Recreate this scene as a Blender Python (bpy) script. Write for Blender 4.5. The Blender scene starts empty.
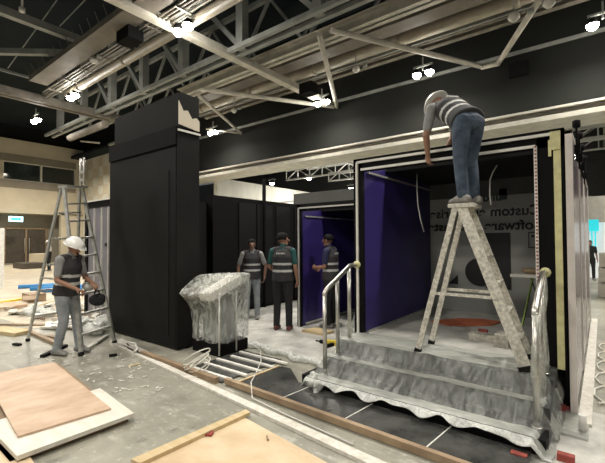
import bpy, bmesh, math, random
import numpy as np
from mathutils import Vector, Matrix, Euler, noise
random.seed(7)
SC = bpy.context.scene
COL = SC.collection
V = Vector
# ------------------------------------------------------------------ survey: camera solved from the three vanishing directions
F, YAW, PITCH, ROLL, EYE = 383.6, .6628, .0235, -.0053, 1.65
_d0 = V((-math.sin(YAW), math.cos(YAW), 0)); _r0 = V((math.cos(YAW), math.sin(YAW), 0)); _u0 = V((0, 0, 1))
CD = _d0*math.cos(PITCH)+_u0*math.sin(PITCH); _u = _u0*math.cos(PITCH)-_d0*math.sin(PITCH)
CR = _r0*math.cos(ROLL)+_u*math.sin(ROLL); CU = _u*math.cos(ROLL)-_r0*math.sin(ROLL)
def at(px, py, ax, v):
    """surveyed point: where the sight line meets the plane axis=v of the place"""
    w = CD*F+CR*(px-302.5)-CU*(py-231.5); o = V((0, 0, EYE)); t = (v-o[ax])/w[ax]
    return o+w*t
def G(px, py, z=0): return at(px, py, 2, z)
# ------------------------------------------------------------------ materials
def mat(name, col, rough=.6, metal=0, var=.12, scale=6, bump=0, bscale=40, spec=.5, col2=None, emit=0, stretch=None, alpha=None):
    m = bpy.data.materials.new(name); m.use_nodes = True
    nt = m.node_tree; N = nt.nodes; L = nt.links; b = N['Principled BSDF']
    tc = N.new('ShaderNodeTexCoord'); mp = N.new('ShaderNodeMapping'); L.new(tc.outputs['Object'], mp.inputs[0])
    if stretch: mp.inputs['Scale'].default_value = stretch
    n = N.new('ShaderNodeTexNoise'); n.inputs['Scale'].default_value = scale; n.inputs['Detail'].default_value = 6; n.inputs['Roughness'].default_value = .62
    L.new(mp.outputs[0], n.inputs['Vector'])
    r = N.new('ShaderNodeValToRGB'); L.new(n.outputs['Fac'], r.inputs[0])
    c2 = col2 if col2 else tuple(min(1, c*(1+var)) for c in col); c1 = tuple(c*(1-var) for c in col) if not col2 else col
    r.color_ramp.elements[0].position = .36; r.color_ramp.elements[1].position = .64
    r.color_ramp.elements[0].color = (*c1, 1); r.color_ramp.elements[1].color = (*c2, 1)
    L.new(r.outputs[0], b.inputs['Base Color'])
    b.inputs['Roughness'].default_value = rough; b.inputs['Metallic'].default_value = metal; b.inputs['Specular IOR Level'].default_value = spec
    if bump:
        n2 = N.new('ShaderNodeTexNoise'); n2.inputs['Scale'].default_value = bscale; n2.inputs['Detail'].default_value = 4; L.new(mp.outputs[0], n2.inputs['Vector'])
        bp = N.new('ShaderNodeBump'); bp.inputs['Strength'].default_value = bump; bp.inputs['Distance'].default_value = .02
        L.new(n2.outputs['Fac'], bp.inputs['Height']); L.new(bp.outputs[0], b.inputs['Normal'])
    if emit:
        b.inputs['Emission Color'].default_value = (*col, 1); b.inputs['Emission Strength'].default_value = emit
    if alpha is not None: b.inputs['Alpha'].default_value = alpha
    return m
def plastic(name, lo, hi, col=(.8, .82, .78), scale=9, stretch=(1, 1, 1), gloss=.07):
    m = bpy.data.materials.new(name); m.use_nodes = True
    nt = m.node_tree; N = nt.nodes; L = nt.links; N.remove(N['Principled BSDF']); out = N['Material Output']
    tc = N.new('ShaderNodeTexCoord'); mp = N.new('ShaderNodeMapping'); mp.inputs['Scale'].default_value = stretch; L.new(tc.outputs['Object'], mp.inputs[0])
    n = N.new('ShaderNodeTexNoise'); n.inputs['Scale'].default_value = scale; n.inputs['Detail'].default_value = 8; n.inputs['Distortion'].default_value = 1.5
    L.new(mp.outputs[0], n.inputs['Vector'])
    r = N.new('ShaderNodeMapRange'); r.inputs[1].default_value = .38; r.inputs[2].default_value = .68; r.inputs[3].default_value = lo; r.inputs[4].default_value = hi
    L.new(n.outputs['Fac'], r.inputs[0])
    bp = N.new('ShaderNodeBump'); bp.inputs['Strength'].default_value = .6; bp.inputs['Distance'].default_value = .03; L.new(n.outputs['Fac'], bp.inputs['Height'])
    df = N.new('ShaderNodeBsdfDiffuse'); df.inputs[0].default_value = (*col, 1)
    gl = N.new('ShaderNodeBsdfGlossy'); gl.inputs['Roughness'].default_value = .35; gl.inputs[0].default_value = (.9, .9, .9, 1)
    L.new(bp.outputs[0], df.inputs['Normal']); L.new(bp.outputs[0], gl.inputs['Normal'])
    tl = N.new('ShaderNodeBsdfTranslucent'); tl.inputs[0].default_value = (*col, 1)
    a = N.new('ShaderNodeMixShader'); a.inputs[0].default_value = .3; L.new(df.outputs[0], a.inputs[1]); L.new(tl.outputs[0], a.inputs[2])
    c = N.new('ShaderNodeMixShader'); c.inputs[0].default_value = gloss; L.new(a.outputs[0], c.inputs[1]); L.new(gl.outputs[0], c.inputs[2])
    t = N.new('ShaderNodeBsdfTransparent'); x = N.new('ShaderNodeMixShader')
    L.new(r.outputs[0], x.inputs[0]); L.new(t.outputs[0], x.inputs[1]); L.new(c.outputs[0], x.inputs[2]); L.new(x.outputs[0], out.inputs[0])
    return m
def glass(name, col=(.8, .85, .85), a=.25, rough=.03):
    return mat(name, col, rough=rough, var=0, alpha=a, spec=.8)
M = dict(
    black=mat('black_panel', (.006, .0063, .006), .6, var=.25, scale=2, spec=.2),
    blackbox=mat('matt_black', (.004, .004, .004), .8, var=.2, spec=.15),
    char=mat('charcoal_paint', (.011, .011, .010), .75, var=.2, scale=1.5, spec=.15),
    bulk=mat('dark_grey_bulkhead', (.0135, .0145, .013), .85, var=.1, scale=.6, spec=.2),
    roof=mat('dark_roof', (.012, .018, .022), .85, var=.2, scale=.5, spec=.2),
    cream=mat('cream_steel_paint', (.60, .57, .49), .5, var=.12, scale=3),
    duct=mat('beige_duct', (.155, .138, .112), .6, var=.2, scale=2),
    pipe=mat('beige_pipe', (.36, .32, .25), .5, var=.15, scale=3),
    steel=mat('grey_green_steel', (.28, .29, .27), .55, var=.2, scale=2),
    tray=mat('galvanised_tray', (.20, .18, .15), .55, .3, var=.25, scale=3),
    farsteel=mat('pale_grey_steel', (.48, .48, .44), .5, var=.15, scale=2),
    alu=mat('scuffed_aluminium', (.55, .54, .49), .38, .55, var=.2, scale=14, bump=.1),
    chrome=mat('brushed_steel', (.62, .60, .55), .3, .85, var=.1, scale=10),
    dusty=mat('dusty_aluminium', (.60, .57, .49), .6, .15, var=.3, scale=30, bump=.2),
    whitem=mat('white_trim', (.72, .70, .64), .5, var=.08, scale=8),
    purple=mat('purple_panel', (.036, .024, .145), .42, var=.12, scale=1.2, spec=.5),
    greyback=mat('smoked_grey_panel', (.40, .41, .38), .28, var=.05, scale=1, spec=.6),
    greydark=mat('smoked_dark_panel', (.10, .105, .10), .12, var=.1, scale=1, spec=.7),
    ink=mat('dark_ink', (.012, .012, .013), .5, var=0),
    ink2=mat('grey_ink', (.03, .05, .055), .4, var=0),
    tape=mat('yellow_tape', (.62, .58, .30), .6, var=.12, scale=12),
    pinkpanel=mat('pinkish_gloss_panel', (.20, .165, .18), .2, var=.25, scale=2.5, spec=.8, stretch=(1, 1.5, .6)),
    film=mat('milky_edge_film', (.66, .60, .55), .4, var=.1, scale=3),
    ply=mat('plywood', (.46, .32, .215), .65, scale=4, stretch=(1, .6, 1), col2=(.62, .46, .33)),
    ply2=mat('pale_plywood', (.55, .41, .25), .65, scale=4, stretch=(.6, 1, 1), col2=(.68, .54, .36)),
    board=mat('whitewashed_board', (.62, .58, .49), .6, scale=5, stretch=(.5, 2, 1), col2=(.75, .71, .62)),
    timber=mat('sawn_timber', (.50, .38, .20), .7, scale=4, stretch=(.3, 3, 1), col2=(.62, .49, .29)),
    darkwood=mat('brown_edging', (.24, .165, .10), .6, scale=4, col2=(.36, .26, .16)),
    paper=mat('dusty_paper_strip', (.55, .52, .44), .8, scale=16, col2=(.72, .69, .62), bump=.4, bscale=30),
    tile=mat('black_stone_tile', (.022, .023, .022), .25, scale=3, col2=(.075, .076, .07), spec=.5),
    dust=mat('white_dust_film', (.34, .335, .30), .55, scale=2.6, col2=(.60, .59, .54), bump=.5, bscale=7),
    boothfloor=mat('booth_floor', (.36, .36, .32), .5, scale=2.5, col2=(.56, .55, .50), bump=.4, bscale=6),
    beigefloor=mat('beige_floor_board', (.42, .36, .27), .6, scale=1.5, col2=(.54, .48, .37)),
    stepcarpet=mat('dark_step_carpet', (.035, .038, .036), .85, scale=6, col2=(.07, .073, .068)),
    creamwall=mat('cream_wall', (.60, .54, .42), .8, var=.07, scale=.8),
    brownwall=mat('brown_grey_wall', (.26, .235, .19), .8, var=.1, scale=1),
    whitewall=mat('white_wall', (.66, .65, .57), .8, var=.1, scale=.7, stretch=(1, 3, 1)),
    door=mat('dark_brown_door', (.07, .058, .045), .5, var=.2, scale=3),
    doorglass=mat('dark_window_glass', (.03, .04, .038), .08, var=.2, spec=.8),
    orange=mat('orange_cloth', (.45, .13, .06), .8, var=.25, scale=6),
    red=mat('red_brown_brick', (.28, .055, .04), .8, var=.2, scale=20),
    blue=mat('blue_plastic_pipe', (.05, .25, .55), .4, var=.1),
    yellow=mat('yellow_tool', (.75, .55, .05), .4, var=.1),
    cyan=mat('cyan_sign_panel', (.02, .55, .62), .5, var=.03, emit=.7),
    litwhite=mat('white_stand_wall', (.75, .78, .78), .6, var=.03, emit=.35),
    exitm=mat('exit_sign_light', (.45, .85, .9), .5, var=0, emit=2.2),
    lens=mat('lamp_lens', (1, .95, .84), .3, var=0, emit=60),
    lens2=mat('small_lamp_lens', (1, .97, .9), .3, var=0, emit=22),
    whiteplastic=mat('white_hose', (.72, .70, .62), .5, var=.08),
    brick=mat('concrete_block', (.36, .34, .29), .8, scale=5, col2=(.45, .42, .36), bump=.3),
    skin=mat('skin', (.30, .16, .10), .55, var=.08), skin2=mat('skin_dark', (.20, .11, .07), .55, var=.08),
    hair=mat('black_hair', (.006, .005, .005), .8, var=.3, scale=60, spec=.15),
    denim=mat('worn_denim', (.020, .034, .058), .8, scale=7, col2=(.075, .105, .145), bump=.2, bscale=25),
    paledenim=mat('pale_grey_denim', (.21, .235, .25), .8, scale=6, col2=(.33, .35, .36), bump=.2, bscale=25),
    blackcloth=mat('black_cloth', (.011, .011, .012), .85, var=.3, scale=9, bump=.2, bscale=25),
    vest=mat('charcoal_vest', (.026, .025, .026), .8, var=.25, scale=9, bump=.2, bscale=30),
    reflect=mat('silver_reflective_band', (.50, .50, .47), .45, var=.1, scale=20),
    greycloth=mat('grey_tshirt', (.24, .24, .23), .8, var=.12, scale=12), teal=mat('teal_tshirt', (.012, .07, .065), .8, var=.1),
    navy=mat('navy_tshirt', (.02, .022, .07), .8, var=.15), whitecloth=mat('white_shirt', (.65, .65, .62), .8, var=.08),
    helmet=mat('white_hard_hat', (.82, .81, .77), .3, var=.04), redshoe=mat('dark_red_shoe', (.12, .03, .025), .6, var=.2),
    shoe=mat('grey_work_shoe', (.22, .21, .19), .7, var=.3, scale=20), eye=mat('dark_eye', (.02, .015, .01), .2, var=0),
)
M['wrap'] = plastic('clear_plastic_wrap', .14, .74, (.66, .68, .62), 7, (1.2, 1.2, .5), gloss=.14)
M['sheet'] = plastic('milky_dust_sheet', .55, .97, (.56, .57, .52), 3, (.6, 2, 1))
M['sheet_shade'] = plastic('shaded_riser_sheet', .12, .36, (.54, .56, .52), 9, (1.6, .5, .4))  # same plastic, less opaque: the shade on the risers is put into the material
M['hem'] = plastic('bunched_plastic', .55, 1, (.82, .83, .78), 18)

def floor_mat():
    m = mat('concrete_floor', (.20, .195, .155), .42, scale=1.1, col2=(.31, .30, .245), bump=.15, bscale=14)
    nt = m.node_tree; N = nt.nodes; L = nt.links; b = N['Principled BSDF']
    old = b.inputs['Base Color'].links[0].from_socket
    tc = N.new('ShaderNodeTexCoord')
    def layer(src, scale, lo, hi, col, stretch=(1, 1, 1), amt=1):
        mp = N.new('ShaderNodeMapping'); mp.inputs['Scale'].default_value = stretch; L.new(tc.outputs['Object'], mp.inputs[0])
        n = N.new('ShaderNodeTexNoise'); n.inputs['Scale'].default_value = scale; n.inputs['Detail'].default_value = 9; n.inputs['Roughness'].default_value = .7; L.new(mp.outputs[0], n.inputs[0])
        r = N.new('ShaderNodeMapRange'); r.inputs[1].default_value = lo; r.inputs[2].default_value = hi; r.inputs[4].default_value = amt; L.new(n.outputs[0], r.inputs[0])
        x = N.new('ShaderNodeMix'); x.data_type = 'RGBA'; x.inputs[7].default_value = (*col, 1); L.new(r.outputs[0], x.inputs[0]); L.new(src, x.inputs[6])
        return x.outputs[2]
    c = layer(old, .5, .48, .64, (.37, .35, .28))
    c = layer(c, 3.2, .54, .66, (.46, .44, .38), (1, 2.2, 1), .85)
    c = layer(c, 2.1, .58, .70, (.115, .115, .09), (2, 1, 1), .9)
    c = layer(c, 16, .59, .70, (.60, .58, .52), (1, 1, 1), .8)
    L.new(c, b.inputs['Base Color'])
    return m
M['floor'] = floor_mat()
# ------------------------------------------------------------------ mesh helpers
def tag(o, label=None, cat=None, group=None, kind=None):
    for k, v in (('label', label), ('category', cat), ('group', group), ('kind', kind)):
        if v: o[k] = v
    return o
def thing(name, label, cat, loc, group=None):
    o = bpy.data.objects.new(name, None); COL.objects.link(o); o.location = loc; o.empty_display_size = .1
    return tag(o, label, cat, group)
def rootloc(o):
    p = V(o.location)
    while o.parent: o = o.parent; p += V(o.location)
    return p
def frame(a, b, up=V((0, 0, 1))):
    d = (b-a).normalized(); s = d.cross(up)
    if s.length < 1e-3: s = d.cross(V((0, 1, 0)))
    s.normalize(); n = s.cross(d).normalized()
    return d, s, n
class MB:
    """collects shapes in world coordinates; build() links ONE mesh object"""
    def __init__(self): self.bm = bmesh.new()
    def hexa(self, p, mi=0):
        v = [self.bm.verts.new(q) for q in p]
        for f in ((0, 3, 2, 1), (4, 5, 6, 7), (0, 1, 5, 4), (1, 2, 6, 5), (2, 3, 7, 6), (3, 0, 4, 7)):
            self.bm.faces.new([v[i] for i in f]).material_index = mi
        return self
    def box(self, x0, x1, y0, y1, z0, z1, mi=0):
        return self.hexa([(x0, y0, z0), (x1, y0, z0), (x1, y1, z0), (x0, y1, z0), (x0, y0, z1), (x1, y0, z1), (x1, y1, z1), (x0, y1, z1)], mi)
    def bar(self, a, b, w, h, up=V((0, 0, 1)), mi=0):
        a = V(a); b = V(b); d, s, n = frame(a, b, up); s = s*w/2; n = n*h/2
        return self.hexa([a-s-n, a+s-n, b+s-n, b-s-n, a-s+n, a+s+n, b+s+n, b-s+n], mi)
    def tube(self, pts, r, seg=10, cap=True, mi=0, closed=False):
        pts = [V(p) for p in pts]; rs = r if isinstance(r, (list, tuple)) else [r]*len(pts); rings = []; ps = None; k = len(pts)
        for i, p in enumerate(pts):
            a = pts[i-1] if (i or closed) else p; b = pts[(i+1) % k] if (i < k-1 or closed) else p
            d = (b-a).normalized()
            if ps is None: _, s, n = frame(V((0, 0, 0)), d)
            else:
                s = ps-d*ps.dot(d); s.normalize(); n = s.cross(d)
            ps = s
            rings.append([self.bm.verts.new(p+(s*math.cos(t)+n*math.sin(t))*rs[i]) for t in [2*math.pi*j/seg for j in range(seg)]])
        for i in range(k if closed else k-1):
            A, B = rings[i], rings[(i+1) % k]
            for j in range(seg):
                f = self.bm.faces.new((A[j], A[(j+1) % seg], B[(j+1) % seg], B[j])); f.smooth = True; f.material_index = mi
        if cap and not closed:
            self.bm.faces.new(rings[0][::-1]).material_index = mi; self.bm.faces.new(rings[-1]).material_index = mi
        return self
    def lathe(self, c, prof, seg=20, mi=0, ax=V((0, 0, 1)), smooth=True):
        c = V(c); ax = V(ax).normalized(); _, s, n = frame(V((0, 0, 0)), ax); rings = []
        for r, h in prof: rings.append([self.bm.verts.new(c+ax*h+(s*math.cos(t)+n*math.sin(t))*max(r, 1e-4)) for t in [2*math.pi*j/seg for j in range(seg)]])
        for A, B in zip(rings, rings[1:]):
            for j in range(seg):
                f = self.bm.faces.new((A[j], A[(j+1) % seg], B[(j+1) % seg], B[j])); f.smooth = smooth; f.material_index = mi
        self.bm.faces.new(rings[0][::-1]).material_index = mi; self.bm.faces.new(rings[-1]).material_index = mi
        return self
    def prism(self, pts, z0, z1, mi=0):
        A = [self.bm.verts.new((p[0], p[1], z0)) for p in pts]; B = [self.bm.verts.new((p[0], p[1], z1)) for p in pts]; n = len(pts)
        self.bm.faces.new(A[::-1]).material_index = mi; self.bm.faces.new(B).material_index = mi
        for i in range(n): self.bm.faces.new((A[i], A[(i+1) % n], B[(i+1) % n], B[i])).material_index = mi
        return self
    def blob(self, c, r, mi=0, seg=12, rot=None):
        k = len(self.bm.verts)
        m = Matrix.Translation(V(c)) @ (rot.to_4x4() if rot else Matrix.Identity(4)) @ Matrix.Diagonal((*r, 1))
        g = bmesh.ops.create_uvsphere(self.bm, u_segments=seg, v_segments=max(6, seg*2//3), radius=1, matrix=m)
        for v in g['verts']:
            for f in v.link_faces: f.material_index = mi; f.smooth = True
        return self
    def build(self, name, m, parent=None, origin=None, bevel=0, solid=0):
        bmesh.ops.recalc_face_normals(self.bm, faces=self.bm.faces)
        me = bpy.data.meshes.new(name); 
        vs = [v.co for v in self.bm.verts]
        if parent is not None: o0 = rootloc(parent)
        elif origin: o0 = V(origin)
        else:
            lo = [min(v[i] for v in vs) for i in range(3)]; hi = [max(v[i] for v in vs) for i in range(3)]
            o0 = V(((lo[0]+hi[0])/2, (lo[1]+hi[1])/2, lo[2]))
        bmesh.ops.translate(self.bm, verts=self.bm.verts, vec=-o0)
        self.bm.to_mesh(me); self.bm.free()
        for mm in (m if isinstance(m, (list, tuple)) else [m]): me.materials.append(mm)
        o = bpy.data.objects.new(name, me); COL.objects.link(o)
        if parent is not None: o.parent = parent
        else: o.location = o0
        if bevel:
            b = o.modifiers.new('bevel', 'BEVEL'); b.width = bevel; b.segments = 2; b.limit_method = 'ANGLE'
        if solid:
            b = o.modifiers.new('solid', 'SOLIDIFY'); b.thickness = solid
        return o
def B(*a, **k): return MB().box(*a, **k)
def struct(o): o['kind'] = 'structure'; return o
def one(o, label, cat, group=None, kind=None): return tag(o, label, cat, group, kind)

# ------------------------------------------------------------------ camera
cam = bpy.data.cameras.new('camera'); co = bpy.data.objects.new('camera', cam); COL.objects.link(co)
cam.sensor_width = 36; cam.lens = F/605*36; cam.clip_end = 200
co.matrix_world = Matrix(((CR.x, CU.x, -CD.x, 0), (CR.y, CU.y, -CD.y, 0), (CR.z, CU.z, -CD.z, EYE), (0, 0, 0, 1)))
SC.camera = co

# ------------------------------------------------------------------ setting
struct(B(-45, 16, -12, 34, -.2, 0).build('floor', M['floor'], origin=(0, 0, 0)))
struct(B(16, 16.3, -12, 30, 0, 10.6).build('wall_side', M['bulk']))
struct(B(-45, 16, -12, 14.8, 10.6, 10.8).build('ceiling', M['roof']))
struct(B(-35, 16, 13.3, 34, 8.6, 8.8).build('ceiling', M['roof']))
w = MB(); w.box(-22, 16, 13.0, 13.3, 4.98, 10.6).box(-45, -22, 14.6, 14.8, 8.2, 10.8).box(-45, -35.4, -12, 14.7, 9.45, 10.6); struct(w.build('wall_back', M['bulk']))
w = MB().box(-22, 16, 11.98, 13.0, 5.09, 5.15).box(-22, 16, 12.1, 13.0, 4.99, 5.09, 1); struct(w.build('trim_1', [M['cream'], M['duct']]))
struct(B(-22, 16, 11.95, 13.2, 4.80, 4.93).build('trim_2', M['cream']))
struct(B(-22, 16, 12.93, 13.0, 7.2, 7.3).build('trim_3', M['steel']))
# far left wall with gallery windows and ground floor recess
w = MB().box(-35.4, -35, -12, 14.3, 7.9, 9.45).box(-35.4, -35, -12, 14.3, 3.95, 5.75)
for a, b in ((13.7, 14.3), (8.3, 8.7), (3.2, 3.6), (-12, -8)): w.box(-35.4, -35, a, b, 5.75, 7.9)
w.box(-35.35, -34.97, -12, 13.7, 5.75, 6.35, 1).box(-35.35, -34.97, -12, 13.7, 7.75, 8.3, 1)
w.box(-35.4, -35, 12.6, 14.3, 0, 3.95).box(-36.6, -35, -12, 14.3, 3.85, 3.95)
struct(w.build('wall_left', [M['creamwall'], M['brownwall']]))
struct(B(-36.9, -36.5, -12, 14.3, 0, 3.95).build('wall_left_recess', M['brownwall']))
for i, (a, b) in enumerate(((8.7, 13.7), (3.6, 8.3))):
    fr = B(-35.3, -35.22, a, b, 6.3, 7.8).build('window_%d' % (i+1), M['doorglass']); struct(fr)
    f = MB().box(-35.22, -35.05, a, b, 6.3, 6.4).box(-35.22, -35.05, a, b, 7.7, 7.8)
    for q in (a, (a+b)/2, b): f.box(-35.22, -35.05, q-.06, q+.06, 6.3, 7.8)
    f.build('window_frame', M['whitem'], fr)
dr = B(-36.5, -36.42, 9.2, 12.1, 0, 2.75).build('door_1', M['door']); struct(dr)
dm = MB()
for q in (9.2, 10.6, 12.0): dm.box(-36.42, -36.36, q-.04, q+.06, 0, 2.75)
dm.box(-36.42, -36.36, 9.2, 12.1, 2.68, 2.78); dm.build('door_frame', M['darkwood'], dr)
for q in (10.5, 10.8): MB().tube([(-36.36, q, .8), (-36.3, q, .85), (-36.3, q, 1.9), (-36.36, q, 1.95)], .03).build('door_handle', M['chrome'], dr)
dr = B(-36.5, -36.44, 7.6, 9.0, 0, 2.6).build('door_2', M['timber']); struct(dr)
B(-36.44, -36.4, 7.8, 8.8, .2, 2.4).build('door_panel', M['creamwall'], dr)
# tiled white wall beyond the tower, running to the right from the corner
struct(B(-35, -22, 14.3, 14.6, 0, 8.6).build('wall_front', M['whitewall']))
w = MB()
for i in range(10):
    for j in range(7):
        if (i*7+j*3) % 4: w.box(-34.9+i*.9, -34.9+i*.9+.86, 14.26, 14.3, 3.2+j*.75, 3.2+j*.75+.71, (i+j) % 2)
struct(w.build('trim_4', [M['whitewall'], M['creamwall']]))
# white lit side wall beyond the bulkhead
struct(B(-16.3, -16, 13.2, 29.9, 0, 5.0).build('wall_right', M['whitewall']))
struct(B(-45, 16, 29.9, 30.2, 0, 8.6).build('wall_far', mat('dark_far_wall', (.05, .052, .05), .8)))

# ------------------------------------------------------------------ ceiling steel, ducts and lamps (all run along X or Y at about 7 m)
ZC = 7.0
def xrun(name, label, cat, m, px, py, z, r, x0=-30, x1=12, shape='tube', hgt=None, group=None):
    y = G(px, py, z).y; mb = MB()
    if shape == 'tube':
        mb.tube([(x0, y, z), (x1, y, z)], r, 16)
        q = x0+1
        while q < x1: mb.tube([(q, y, z), (q+.12, y, z)], r*1.13, 16); q += 3.1
    elif shape == 'flat': mb.box(x0, x1, y-r, y+r, z-hgt/2, z+hgt/2)
    elif shape == 'i':
        mb.box(x0, x1, y-r, y+r, z-hgt/2, z-hgt/2+.04).box(x0, x1, y-.03, y+.03, z-hgt/2, z+hgt/2).box(x0, x1, y-r, y+r, z+hgt/2-.04, z+hgt/2)
    return one(mb.build(name, m), label, cat, group)
xrun('steel_beam', 'long cream steel beam running under the roof above the braces', 'beam', M['cream'], 300, 47, 7.25, .17, x0=-12.6, shape='i', hgt=.34)
xrun('ventilation_duct', 'wide beige duct just beyond the cream beam', 'duct', M['duct'], 300, 58, 7.6, .27, x0=-14, shape='flat', hgt=.4)
xrun('ceiling_pipe', 'thick round beige pipe beyond the wide duct', 'pipe', M['pipe'], 300, 74, 7.6, .19, x0=-15)
o = xrun('cable_tray', 'thin pair of conduits nearest the dark bulkhead', 'conduit', M['tray'], 300, 84, 7.6, .05, x0=-15)
xrun('cable_tray', 'grey ladder tray against the far pipes', 'cable tray', M['tray'], 300, 88, 7.6, .10, x0=-15, shape='flat', hgt=.1)
# cable tray with clips, left
y = G(90, 47, 7).y
mb = MB().box(-14.9, 12, y-.27, y+.27, 7.0, 7.16)
for i in range(60): mb.bar((-14.8+i*.45, y-.26, 7.1), (-14.8+i*.45, y-.38, 7.38), .015, .015)
tr = mb.build('cable_tray', M['duct']); one(tr, 'broad brown cable tray with spikes along its edge, upper left', 'cable tray')
mb = MB()
for i, dy in enumerate((.36, .46, .56, .70)): mb.tube([(-15.6-i*.2, y+dy, 6.98), (12, y+dy, 6.98)], .028, 6)
for i in range(22): mb.box(-15+i*1.25, -14.94+i*1.25, y+.30, y+.75, 6.93, 6.95)
one(mb.build('conduit_bundle', M['tray']), 'bundle of thin conduits beside the broad brown tray', 'conduit')
xrun('steel_channel', 'dark narrow channel between conduits and pipe', 'beam', M['steel'], 120, 50, 7.2, .09, x0=-17, shape='flat', hgt=.2)
xrun('ceiling_pipe', 'round beige pipe passing the bright twin lamp, upper left', 'pipe', M['pipe'], 140, 52, 7, .13, x0=-15.2)
# the deep lattice truss
TY = 7.35
tr = thing('roof_truss', 'deep grey lattice truss with upright posts above the black tower', 'roof truss', (-8, TY, 7))
MB().box(-22, 12, TY-.22, TY-.10, 6.95, 7.07).box(-22, 12, TY+.10, TY+.22, 6.95, 7.07).build('bottom_chord', M['steel'], tr)
MB().box(-22, 12, TY-.2, TY+.2, 9.9, 10.1).build('top_chord', M['steel'], tr)
xs = [-20.6, -18.0, -15.4, -13.0, -10.6, -7.85, -5.2, -2.6, 0, 2.6, 5.2]
for i, xq in enumerate(xs):
    MB().box(xq-.13, xq+.13, TY-.12, TY+.12, 7.0, 10).build('post', M['steel'], tr)
    if i: MB().bar((xs[i-1], TY, 9.95), (xq, TY, 7.05), .14, .14).build('diagonal', M['steel'], tr)
for j, (yy, lb) in enumerate(((9.2, 'grey lattice truss second behind the deep one'), (11.3, 'grey lattice truss farthest back near the bulkhead'))):
    tr = thing('roof_truss', lb, 'roof truss', (-8, yy, 8))
    MB().box(-24, 12, yy-.07, yy+.07, 7.6, 7.72).build('bottom_chord', M['steel'], tr)
    MB().box(-24, 12, yy-.07, yy+.07, 9.6, 9.75).build('top_chord', M['steel'], tr)
    for i in range(12):
        xq = -22+i*3
        MB().bar((xq, yy, 7.65), (xq+1.5, yy, 9.65), .09, .09).bar((xq+1.5, yy, 9.65), (xq+3, yy, 7.65), .09, .09).build('diagonal', M['steel'], tr)
# purlins across (along Y)
def yrun(px, py, z, w_, h_, m, label, y0=-8, y1=12.9, name='cross_beam', dbl=False, split=0):
    xq = G(px, py, z).x; mb = MB()
    if dbl: mb.box(xq-w_/2, xq-w_/6, y0, y1, z-h_/2, z+h_/2).box(xq+w_/6, xq+w_/2, y0, y1, z-h_/2, z+h_/2).box(xq-w_/6, xq+w_/6, y0, y1, z, z+h_/2)
    else: mb.box(xq-w_/2, xq+w_/2, y0, y1, z-h_/2, z+h_/2)
    return one(mb.build(name, m), label, 'beam')
yrun(200, 40, 7, .24, .2, M['cream'], 'cream cross beam running from top left to the twin lamps over the bulkhead', y1=12.3)
yrun(60, 105, 7, .45, .28, M['tray'], 'double grey cross beam at far left above the gallery wall', y1=8.2, dbl=True)
yrun(45, 27, 7.6, .2, .2, M['steel'], 'thin grey cross beam in the upper left corner', y1=5.0)
yrun(20, 75, 7.6, .08, .08, M['steel'], 'slim grey tie rod left of the brown tray', y1=5.4)
mb = MB().bar(G(-30, 51, 7.4), G(68, 53, 7.4), .16, .16); one(mb.build('steel_brace', M['steel']), 'level grey brace ending at the brown tray', 'brace')
for k, (a, b, lb) in enumerate((((57, 0), (8, 68), 'thin slanting wire in the upper left corner'), ((85, 0), (60, 26), 'short thin wire right of the slanting wire'))):
    one(MB().tube([G(*a, 8.2), G(*b, 8.2)], .018, 6).build('ceiling_wire', M['steel']), lb, 'wire')
# zigzag braces beyond the cream beam
def strut(a, b, lb, z=6.95, w_=.15, m='cream', name='steel_brace'):
    return one(MB().tube([G(*a, z), G(*b, z)], w_/2, 10).build(name, M[m]), lb, 'brace')
strut((319, 34), (337, 107), 'short cream brace dropping steeply to the twin lamps')
strut((200, 89), (334, 107), 'long cream brace from the beam above the tower to the twin lamps', z=6.95)
strut((331, 30), (483, 67), 'long cream brace above the worker on the ladder')
strut((481, 67), (499, 63), 'stubby level brace joining two long ones', w_=.17)
strut((498, 64), (541, -3), 'cream brace rising steeply to the top edge')
strut((199, 96), (241, 133), 'cream brace just right of the torn tower patch', w_=.13)
strut((206, 129), (240, 133), 'thin brace beside the small lamp right of the tower', z=6.9, w_=.09)
# steel stubs on the left, between the gallery wall and the tower
strut((70, 138), (105, 124), 'beige stub beam left of the tower top', z=6.3, w_=.3, m='duct')
strut((80, 141), (100, 143), 'thin white bar under the beige stub beam', z=6.2, w_=.07)

def lamp(pos, lb, twin=True, r=.13, power=0, name='ceiling_lamp', top=.5, em='lens', spread=1.9, upf=.45):
    t = thing(name, lb, 'ceiling lamp', pos); t['group'] = 'ceiling spotlights'
    MB().bar((pos[0], pos[1], pos[2]+.08), (pos[0], pos[1], pos[2]+top), .04, .04).box(pos[0]-.3, pos[0]+.3, pos[1]-.03, pos[1]+.03, pos[2]+.2, pos[2]+.25).build('bracket', M['steel'], t)
    for dx in ((-.2, .2) if twin else (0,)):
        c = V(pos)+V((dx, 0, 0))
        h = MB().lathe(c, [(r*.3, .16), (r*.8, .10), (r*.95, .02), (.01, .02)][::-1], 14).build('lamp_head', M['blackbox'], t)
        MB().lathe(c, [(.005, .015), (r, .0), (r*.95, -.05), (r*.6, -.11), (.01, -.14)], 14).build('lens', M[em], h)
    if power:
        l = bpy.data.lights.new('lamp', 'AREA'); l.shape = 'DISK'; l.size = .5; l.energy = power; l.color = (1, .95, .87); l.spread = spread*1.5
        q = bpy.data.objects.new('lamp_light', l); COL.objects.link(q); q.parent = t; q.location = (0, 0, -.1)
        l = bpy.data.lights.new('lamp', 'POINT'); l.shadow_soft_size = .2; l.energy = power*upf; l.color = (1, .95, .87)
        q = bpy.data.objects.new('lamp_glow', l); COL.objects.link(q); q.parent = t; q.location = (0, 0, -.15)
    return t
PW = 200
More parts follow.
